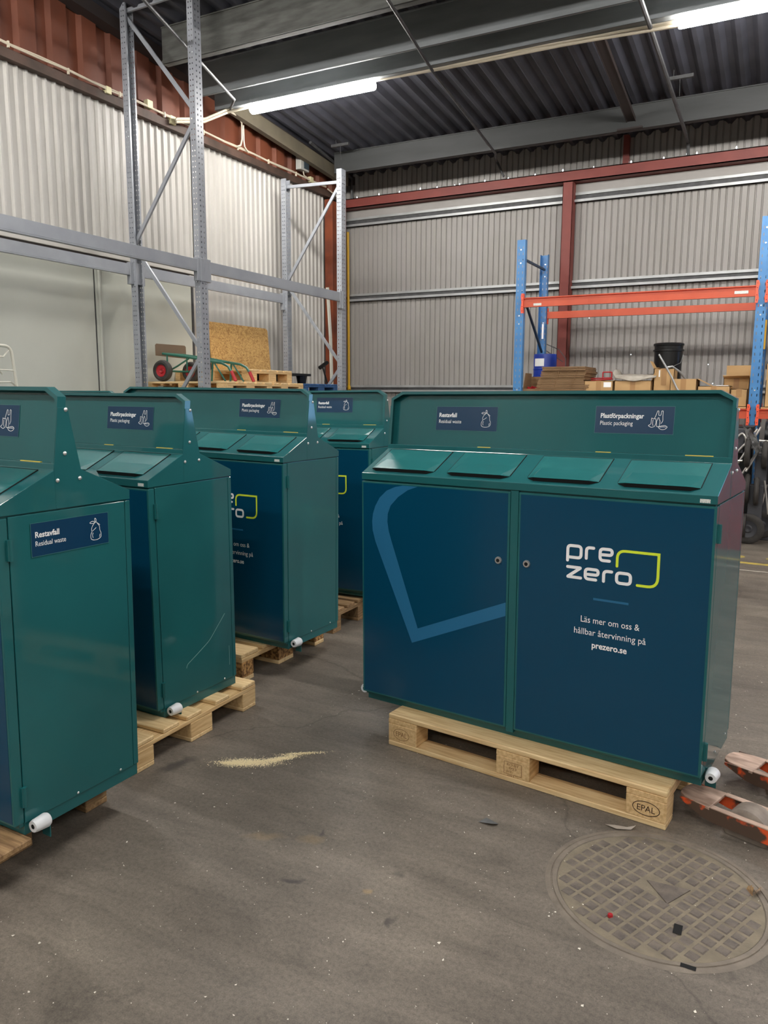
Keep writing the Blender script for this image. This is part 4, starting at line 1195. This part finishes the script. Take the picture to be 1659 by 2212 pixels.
trolley((-.26, 8.85, .80), 0, 'folded trolley at the top of the pile, chrome tubes tangled in plastic',
        [((-.075, -.08, .16), .155, .055, 'x'), ((.085, -.04, .14), .145, .055, 'x')],
        [rounded([(-.20, -.02, .30), (-.14, -.02, .36), (-.10, -.02, .30), (-.10, -.02, .22)], .03), [(-.22, 0, .10), (-.08, 0, .28), (.0, 0, .40)], [(-.25, -.04, .06), (-.12, -.04, .07)], [(.02, 0, .28), (.5, 0, .26)], [(-.16, 0, .04), (.03, 0, .42)]],
        [(-.24, -.12, .02, .2, .14, .40), (.03, .62, -.02, .3, .22, .27)])
sh = MB(); nx, ny = 16, 12; vs = []
for j in range(ny + 1):
    for i in range(nx + 1):
        u, v = i / nx, j / ny
        vs.append((-.13 + .9 * u, 8.72 + .05 * math.sin(7 * v + 11 * u) + .012 * random.random() + .12 * v, .98 - .30 * v - .12 * u * v + .02 * math.sin(14 * u)))
sh.add(vs, [(j * (nx + 1) + i, j * (nx + 1) + i + 1, (j + 1) * (nx + 1) + i + 1, (j + 1) * (nx + 1) + i) for j in range(ny) for i in range(nx)])
tag(sh.build('plastic_sheet', M['poly'], smooth=True), 'crumpled silvery plastic sheet hanging over the pile of trolleys at the right edge', 'sheet')
sh = MB(); vs = []
for j in range(ny + 1):
    for i in range(9):
        u, v = i / 8, j / ny
        vs.append((-.40 + .12 * u + .10 * v, 8.70 + .03 * math.sin(9 * v + 7 * u) + .012 * random.random(), 1.24 - .24 * v - .06 * u + .02 * math.sin(12 * u)))
sh.add(vs, [(j * 9 + i, j * 9 + i + 1, (j + 1) * 9 + i + 1, (j + 1) * 9 + i) for j in range(ny) for i in range(8)])
tag(sh.build('plastic_wrap', M['poly'], smooth=True), 'clear plastic wrap bunched around the chrome tubes of the topmost trolley', 'plastic wrap')
dr2 = MB().lathe([(.0001, -.3), (.15, -.3), (.16, -.27), (.16, .5), (.0001, .5)], 28, (0, 0, 0), 'x').build('black_roll', M['black_plastic'], smooth=True)
dr2.location = (.10, 9.28, 1.12)
tag(dr2, 'large black cylinder lying under the orange beam at the right edge', 'drum')
bx = MB().box(-.2, .6, 9.09, 9.56, 0, .96).build('dark_crate', M['grey_plastic'], bevel=.01)
tag(bx, 'dark grey crate carrying the black cylinder behind the pile of trolleys', 'crate')
bx2 = MB().box(-.55, -.30, 9.09, 9.45, 0, 1.22).build('dark_crate', M['black_plastic'], bevel=.01)
tag(bx2, 'tall black crate behind the pile, hidden by the single bin', 'crate')
# red covered load further right, out of the picture (added to mirror in the bin's end)
rl = MB(); vs = []; nx, nz = 30, 10
for j in range(nz + 1):
    for i in range(nx + 1):
        u, v = i / nx, j / nz
        vs.append((.9 + 2.6 * u, 8.2 + .05 * math.sin(15 * u + 2 * v) + .02 * math.sin(40 * u), 1.08 * v))
rl.add(vs, [(j * (nx + 1) + i, j * (nx + 1) + i + 1, (j + 1) * (nx + 1) + i + 1, (j + 1) * (nx + 1) + i) for j in range(nz) for i in range(nx)])
rl.box(.95, 3.45, 8.3, 9.3, 0, 1.07)
tag(rl.build('covered_load', M['tarp_red']), 'red covered load added beyond the right edge, mirrored in the end of the single bin', 'load')

# ================================================================== PALLET JACK
pj = empty('pallet_jack', (-.24, 2.905, 0), R(-19), 'worn orange pallet jack with scuffed forks behind the single bin at the right edge', 'pallet jack')
for k, oy in enumerate((0, .385)):
    fx = [-.0, .34][k] if False else 0.0
    L = 1.15
    hw = .075
    poly = [(0, -.02), (.03, -.055), (.10, -hw), (L, -hw), (L, hw), (.10, hw), (.03, .055), (0, .02)]
    fk = MB()
    # top plate in two strips around the roller window
    def strip(x0, x1, y0, y1): fk.box(x0, x1, y0, y1, .084, .090)
    tip = [(0, -.018), (.008, -.042), (.03, -.060), (.08, -.072), (.13, -.075), (.13, .075), (.08, .072), (.03, .060), (.008, .042), (0, .018)]
    fk.prism([(a, b + oy) for a, b in tip], 'z', .076, .088)
    strip(.13, .54, oy - hw, oy - .050); strip(.13, .54, oy + .050, oy + hw); strip(.54, L, oy - hw, oy + hw)
    fo = fk.build('fork', M['jack_top'], pj, bevel=.004)
    for s in (-1, 1):
        sd = MB()
        sd.prism([(.02, .078), (.10, .042), (.14, .034), (L, .034), (L, .086), (.02, .086)], 'y', oy + s * (hw - .004) - .003, oy + s * (hw - .004) + .003)
        sd.build('fork_side', M['jack_orange'], fo)
    wp = MB(); wp.lathe([(.0001, -.044), (.070, -.044), (.078, -.038), (.078, .038), (.070, .044), (.0001, .044)], 28, (.245, oy, .030), 'y')
    wp.build('roller_cover', M['jack_grey'], fo, smooth=True)
    MB().cyl((.44, oy - .04, .040), (.44, oy + .04, .040), .040, n=20).build('load_roller', M['rubber'], fo, smooth=True)
    MB().box(.56, .66, oy - .070, oy + .070, .0, .05).build('axle_block', M['jack_orange'], fo, bevel=.014)
hd_ = MB(); hd_.box(1.13, 1.35, -.10, .48, .06, .42); hd_.build('pump_body', M['jack_orange'], pj, bevel=.02)
MB().tube([(1.28, .19, .40), (1.36, .19, 1.2)], .018, 8).build('tiller', M['jack_orange'], pj)
tire(pj, (1.25, .14, .09), .09, .05, 'y', M['grey_plastic']); tire(pj, (1.25, .24, .09), .09, .05, 'y', M['grey_plastic'])

# ================================================================== MANHOLE AND FLOOR BITS
mh = empty('manhole_cover', (-.25, 2.345, 0), R(66), 'round cast iron manhole cover with a grid of square studs, sunk in the floor', 'manhole cover')
rg = MB().lathe([(.306, .0006), (.308, .0035), (.321, .0038), (.3225, .0006), (.3255, .0006), (.327, .0036), (.338, .0030), (.344, .0003)], 72)
M['ring'] = mat('ring_iron', (132, 122, 109), 0.6, 0.0, col2=(108, 99, 89), nscale=14, bump=0.3, bscale=90)
rg.build('frame_ring', M['ring'], mh, smooth=True)
dc = MB().lathe([(.0001, .0012), (.304, .0012), (.305, .0003)], 64); dc.build('cover_plate', M['iron_dark'], mh)
sd = MB(); p = .0435; w = .0168
for i in range(-7, 8):
    for j in range(-7, 8):
        x_, y_ = i * p, j * p
        if math.hypot(abs(x_) + w, abs(y_) + w) > .303: continue
        if True:
            cx_ = x_ * math.cos(R(66)) - y_ * math.sin(R(66)); cy_ = x_ * math.sin(R(66)) + y_ * math.cos(R(66))
            if -.055 < cx_ < .09 and cy_ > -.06 + .5 * abs(cx_ - .03) and cy_ < .062: continue
        hgt = .0042 + random.uniform(-.0010, .0006)
        if random.random() < .06: hgt = .0016
        sd.add([(x_ - w, y_ - w, .001), (x_ + w, y_ - w, .001), (x_ + w, y_ + w, .001), (x_ - w, y_ + w, .001),
                (x_ - w + .003, y_ - w + .003, hgt), (x_ + w - .003, y_ - w + .003, hgt), (x_ + w - .003, y_ + w - .003, hgt), (x_ - w + .003, y_ + w - .003, hgt)],
               [(4, 5, 6, 7), (0, 1, 5, 4), (1, 2, 6, 5), (2, 3, 7, 6), (3, 0, 4, 7)])
sd.build('stud_pattern', M['iron'], mh)
cp_ = MB().prism([(-.038, .043), (.092, .054), (.036, -.049)], 'z', .001, .0042).build('centre_plate', M['iron'], mh); cp_.rotation_euler = (0, 0, R(-66))
lh = MB(); lh.prism([(-.012, -.022), (.012, -.022), (.012, .022), (-.012, .022)], 'z', .0046, .005)
o = lh.build('lifting_hole', M['black'], mh); o.rotation_euler = (0, 0, R(-66)); o.matrix_local = Matrix.Rotation(R(-66), 4, 'Z') @ Matrix.Translation((.079, -.156, 0))
lh = MB().box(-.02, .02, -.008, .008, .0042, .0046).build('lifting_hole', M['black'], mh); lh.matrix_local = Matrix.Rotation(R(-66), 4, 'Z') @ Matrix.Translation((.123, -.3, 0))

tag(MB().lathe([(.0001, .008), (.007, .008), (.008, .004), (.008, 0)], 16, (-.356, 2.155, .003)).build('bottle_cap', M['red_paint'], smooth=True),
    'small red cap lying on the manhole cover', 'cap')
# chips and sawdust: uncountable
ch = MB(); rnd = random.Random(3)
for i in range(2200):
    if i < 1700: x_, y_ = rnd.uniform(-2.2, .6), rnd.uniform(1.0, 5.0)
    else: x_, y_ = rnd.uniform(-2.6, 1.0), rnd.uniform(4.0, 8.5)
    if -3.6 < x_ < -1.95 and y_ < 5: continue
    s = rnd.uniform(.0009, .0026) if rnd.random() < .93 else rnd.uniform(.003, .006)
    a = rnd.uniform(0, 6.28); b_ = s * rnd.uniform(.3, 1)
    c_, s_ = math.cos(a), math.sin(a); z = rnd.uniform(.001, .002)
    ch.add([(x_ + c_ * s, y_ + s_ * s, z + s * .4), (x_ - s_ * b_, y_ + c_ * b_, z), (x_ - c_ * s, y_ - s_ * s, z + s * .2), (x_ + s_ * b_, y_ - c_ * b_, z)], [(0, 1, 2, 3)])
tag(ch.build('wood_chips', M['chips']), 'tiny pale chips scattered over the floor', 'debris', kind='stuff')
sdst = MB(); rnd = random.Random(5)
def gz(x0, y0, sx, sy, n, rot):
    for i in range(n):
        a = rnd.gauss(0, 1) * sx; b_ = rnd.gauss(0, 1) * sy
        x_ = x0 + a * math.cos(rot) - b_ * math.sin(rot); y_ = y0 + a * math.sin(rot) + b_ * math.cos(rot)
        s = rnd.uniform(.001, .0025); t = rnd.uniform(0, 6.28)
        sdst.add([(x_ + s * math.cos(t + k * 2.1), y_ + s * math.sin(t + k * 2.1), .001 + rnd.random() * .004) for k in range(3)], [(0, 1, 2)])
gz(-1.90, 2.425, .055, .016, 5200, R(28)); gz(-1.80, 2.52, .045, .011, 2200, R(48)); gz(-1.965, 2.385, .020, .007, 900, R(20)); gz(-1.75, 2.60, .05, .006, 900, R(35))
tag(sdst.build('sawdust', M['sawdust']), 'streak of pale sawdust on the floor between the bins', 'sawdust', kind='stuff')
# litter
M['leaf'] = mat('dry_leaf', (178, 168, 156), 0.7)
tag(MB().add([(-.885, 2.455, .002), (-.83, 2.45, .012), (-.815, 2.475, .003), (-.865, 2.485, .009)], [(0, 1, 2, 3)]).build('plastic_scrap', M['poly']),
    'crumpled scrap of clear plastic on the floor in front of the single bin', 'scrap')
tag(MB().add([(-.475, 2.655, .003), (-.43, 2.635, .008), (-.385, 2.66, .004), (-.372, 2.685, .010), (-.40, 2.67, .005), (-.44, 2.665, .004)], [(0, 1, 2, 3, 4, 5)]).build('leaf', M['leaf']),
    'dry grey leaf on the floor left of the pallet corner, above the manhole', 'leaf')
lf = MB(); rnd = random.Random(9)
for i in range(9):
    a = R(90 + 12 * rnd.uniform(-3, 3)); L = rnd.uniform(.03, .06)
    lf.add([(.0, .0, .004), (math.cos(a) * L, math.sin(a) * L, .012), (math.cos(a + .12) * L, math.sin(a + .12) * L, .006)], [(0, 1, 2)])
o = lf.build('dry_grass', M['wood_old_x']); o.location = (.015, 2.45, .004)
tag(o, 'tuft of dry grass at the right rim of the manhole cover', 'grass')
# yellow floor line with blobs
yl = MB(); yl.box(-2.0, 3.0, 7.72, 7.80, .0, .0008)
trim(yl, M['yellow_floor'])
yb = MB()
for x_ in (-.30, .0, .32):
    yb.lathe([(.0001, .0012), (.06, .0012), (.062, .0004)], 20, (x_ - .02, 8.05, 0))
trim(yb, M['yellow_floor'])
trim(MB().box(-2.0, 3.0, 7.42, 7.43, 0, .0008), M['chips'])

# ================================================================== CABLES AND BOXES
cbx = MB()
base = [(-6.42, 7.2, 4.63), (-6.35, 7.6, 4.74), (-6.2, 7.85, 4.90), (-5.9, 7.90, 4.935), (-5.3, 7.90, 4.95), (-4.22, 7.88, 4.925), (-3.15, 7.88, 4.912), (-2.2, 7.88, 4.895), (-1.15, 7.88, 4.868), (.5, 7.88, 4.87), (3, 7.88, 4.86)]
def dense(pts, n=5):
    out = []
    for a, b in zip(pts, pts[1:]):
        for k in range(n): out.append(Vector(a).lerp(Vector(b), k / n))
    out.append(Vector(pts[-1])); return out
for k, (dz, dy, ph) in enumerate(((0, 0, 0), (.016, .01, 1.3), (-.016, .004, 2.2), (.006, -.012, 3.6), (-.030, 0, .7))):
    pts = dense(base)
    cbx.tube([(p.x, p.y - .04 + dy, p.z - .02 + dz + .006 * math.sin(2.7 * p.x + ph)) for p in pts], .012, 6)
for x_ in (-4.24, -1.13):
    cbx.tube([(x_ + .05, 7.84, 4.90), (x_ + .0, 7.84, 4.885), (x_ - .0, 7.85, 4.84)], .005, 6)
tag(cbx.build('cable_bundle', M['cable'], smooth=True), 'bundle of cream cables strung along the roof beam past both strip lights', 'cable')
cr = MB()
for k in range(2):
    pts = [( -6.49, 1.5 + .3 * i, 4.645 + .012 * k + .006 * math.sin(i * 1.9 + k)) for i in range(31)]
    cr.tube(pts, .008, 6)
for i in range(9):
    cr.box(-6.50, -6.478, 4.4 + .66 * i, 4.415 + .66 * i, 4.615, 4.67)
tag(cr.build('wall_cable', M['cable'], smooth=True), 'pair of cream cables clipped along the brown rail on the left wall', 'cable')
cr = MB()
cr.tube([(-6.46, 10.5, 4.62), (-6.42, 10.80, 4.53), (-6.40, 10.82, 4.45), (-6.42, 10.79, 4.36), (-6.42, 10.80, 3.2), (-6.42, 10.79, 2.4), (-6.42, 10.80, 1.6), (-6.42, 10.80, .4)], .010, 6)
for z in (4.2, 3.9, 3.6, 3.3, 3.05, 2.7, 2.45, 2.2, 1.85): cr.box(-6.45, -6.41, 10.765, 10.80, z, z + .02)
tag(cr.build('wall_cable', M['cable'], smooth=True), 'cream cable clipped down the orange-brown corner column', 'cable')
cr = MB().tube([(-6.30, 7.95, 4.93), (-6.42, 8.30, 4.99), (-6.46, 8.42, 4.95), (-6.47, 8.43, 4.76), (-6.47, 8.40, 4.68), (-6.47, 8.32, 4.64)], .011, 6).tube([(-6.45, 8.44, 4.93), (-6.46, 8.455, 4.75), (-6.46, 8.47, 4.68), (-6.47, 8.56, 4.63)], .009, 6)
tag(cr.build('wall_cable', M['cable'], smooth=True), 'short loop of cream cable dropping from the roof to the brown rail', 'cable')
eb = empty('fuse_box', (-6.53, 9.86, 4.72), 0, 'small grey fuse box with smoked cover high on the brown wall', 'electrical box')
MB().box(0, .09, -.12, .10, 0, .19).build('box_body', M['box_grey'], eb, bevel=.008)
MB().box(.088, .098, -.04, .085, .025, .165).build('box_cover', M['box_glass'], eb, bevel=.004)
MB().tube([(.05, .0, 0), (.05, .02, -.05), (.05, .10, -.06)], .008, 6).build('box_cable', M['cable'], eb)
def jbox(y, z, s, label):
    o = MB().box(-6.54, -6.48, y, y + s, z, z + s).build('junction_box', M['box_cream'], bevel=.006)
    tag(o, label, 'electrical box')
jbox(10.06, 4.62, .08, 'small cream junction box below the grey fuse box')
jbox(6.78, 4.64, .085, 'cream junction box on the brown wall between the two tall rack uprights')
jbox(7.14, 4.58, .09, 'pale junction box behind the tall front upright, beside the cable bundle')
jbox(6.20, 4.60, .07, 'grey junction box just left of the tall rear upright')
# yellow pipe, white downpipe
tag(MB().cyl((-6.50, 11.2, 1.66), (-6.515, 11.2, 4.12), .022, n=12).cyl((-6.50, 11.2, 1.66), (-6.47, 11.16, 1.60), .03, n=10).build('yellow_pipe', M['yellow'], smooth=True),
    'thin yellow pipe standing in the back corner beside the rack', 'pipe')
dp = MB()
dp.beam((-6.40, 10.38, 3.15), (-6.40, 10.46, 2.4), .055, .03, up=(1, 0, 0))
dp.beam((-6.40, 10.46, 2.4), (-6.40, 10.56, .1), .055, .03, up=(1, 0, 0))
dpo = dp.build('white_profile', M['white_steel'], bevel=.004)
tag(dpo, 'long white plastic profile leaning against the orange-brown corner column', 'profile')
bw = MB().cyl((-6.42, 10.25, 1.95), (-6.30, 10.42, 1.3), .012).cyl((-6.44, 10.20, 1.93), (-6.40, 10.36, 2.02), .03)
tag(bw.build('broom', M['black_plastic']), 'black broom head leaning beside the white profile in the corner', 'broom')
# daylight showing through gaps above the red beam
dl = MB()
for px_ in (-6.39, -5.99, -5.63, -5.27, -4.99, -4.70, -4.62, -4.22, -3.86, -3.46, -3.06, -2.63, -2.13, -1.71, -1.42, -1.30, -.83, -.36, .1):
    z_ = 4.655 + random.uniform(-.01, .012); r_ = random.uniform(.011, .017)
    yy_ = YB - .0195
    dl.add([(px_ - r_ * .7, yy_, z_), (px_, yy_, z_ - r_), (px_ + r_ * .7, yy_, z_), (px_, yy_, z_ + r_ * 1.4)], [(0, 1, 2, 3)])
for px_, z_ in ((-.99, 1.95), (-.92, 1.7), (-2.60, 2.62), (-3.2, 2.6), (-2.0, 2.1)):
    dl.add([(px_ - .006, YB - .0195, z_), (px_, YB - .0195, z_ - .006), (px_ + .006, YB - .0195, z_), (px_, YB - .0195, z_ + .006)], [(0, 1, 2, 3)])
trim(dl, M['daylight'])
# hanging T brackets near the back beam
for (x_, y_, z_, lab) in ((-6.0, 9.9, 4.99, 'small hanging T bracket near the roof corner'), (-1.45, 9.6, 5.0, 'small hanging T bracket by the thicker conduit')):
    b = MB(); b.box(x_ - .02, x_ + .26, y_ - .02, y_ + .02, z_, z_ + .035); b.cyl((x_ + .12, y_, z_), (x_ + .12, y_ + .02, z_ - .17), .003, n=6)
    b.cyl((x_ + .05, y_, z_ + .03), (x_ + .05, y_, deck_z(y_)), .004, n=6)
    tag(b.build('hanging_bracket', M['galv_dull']), lab, 'bracket')
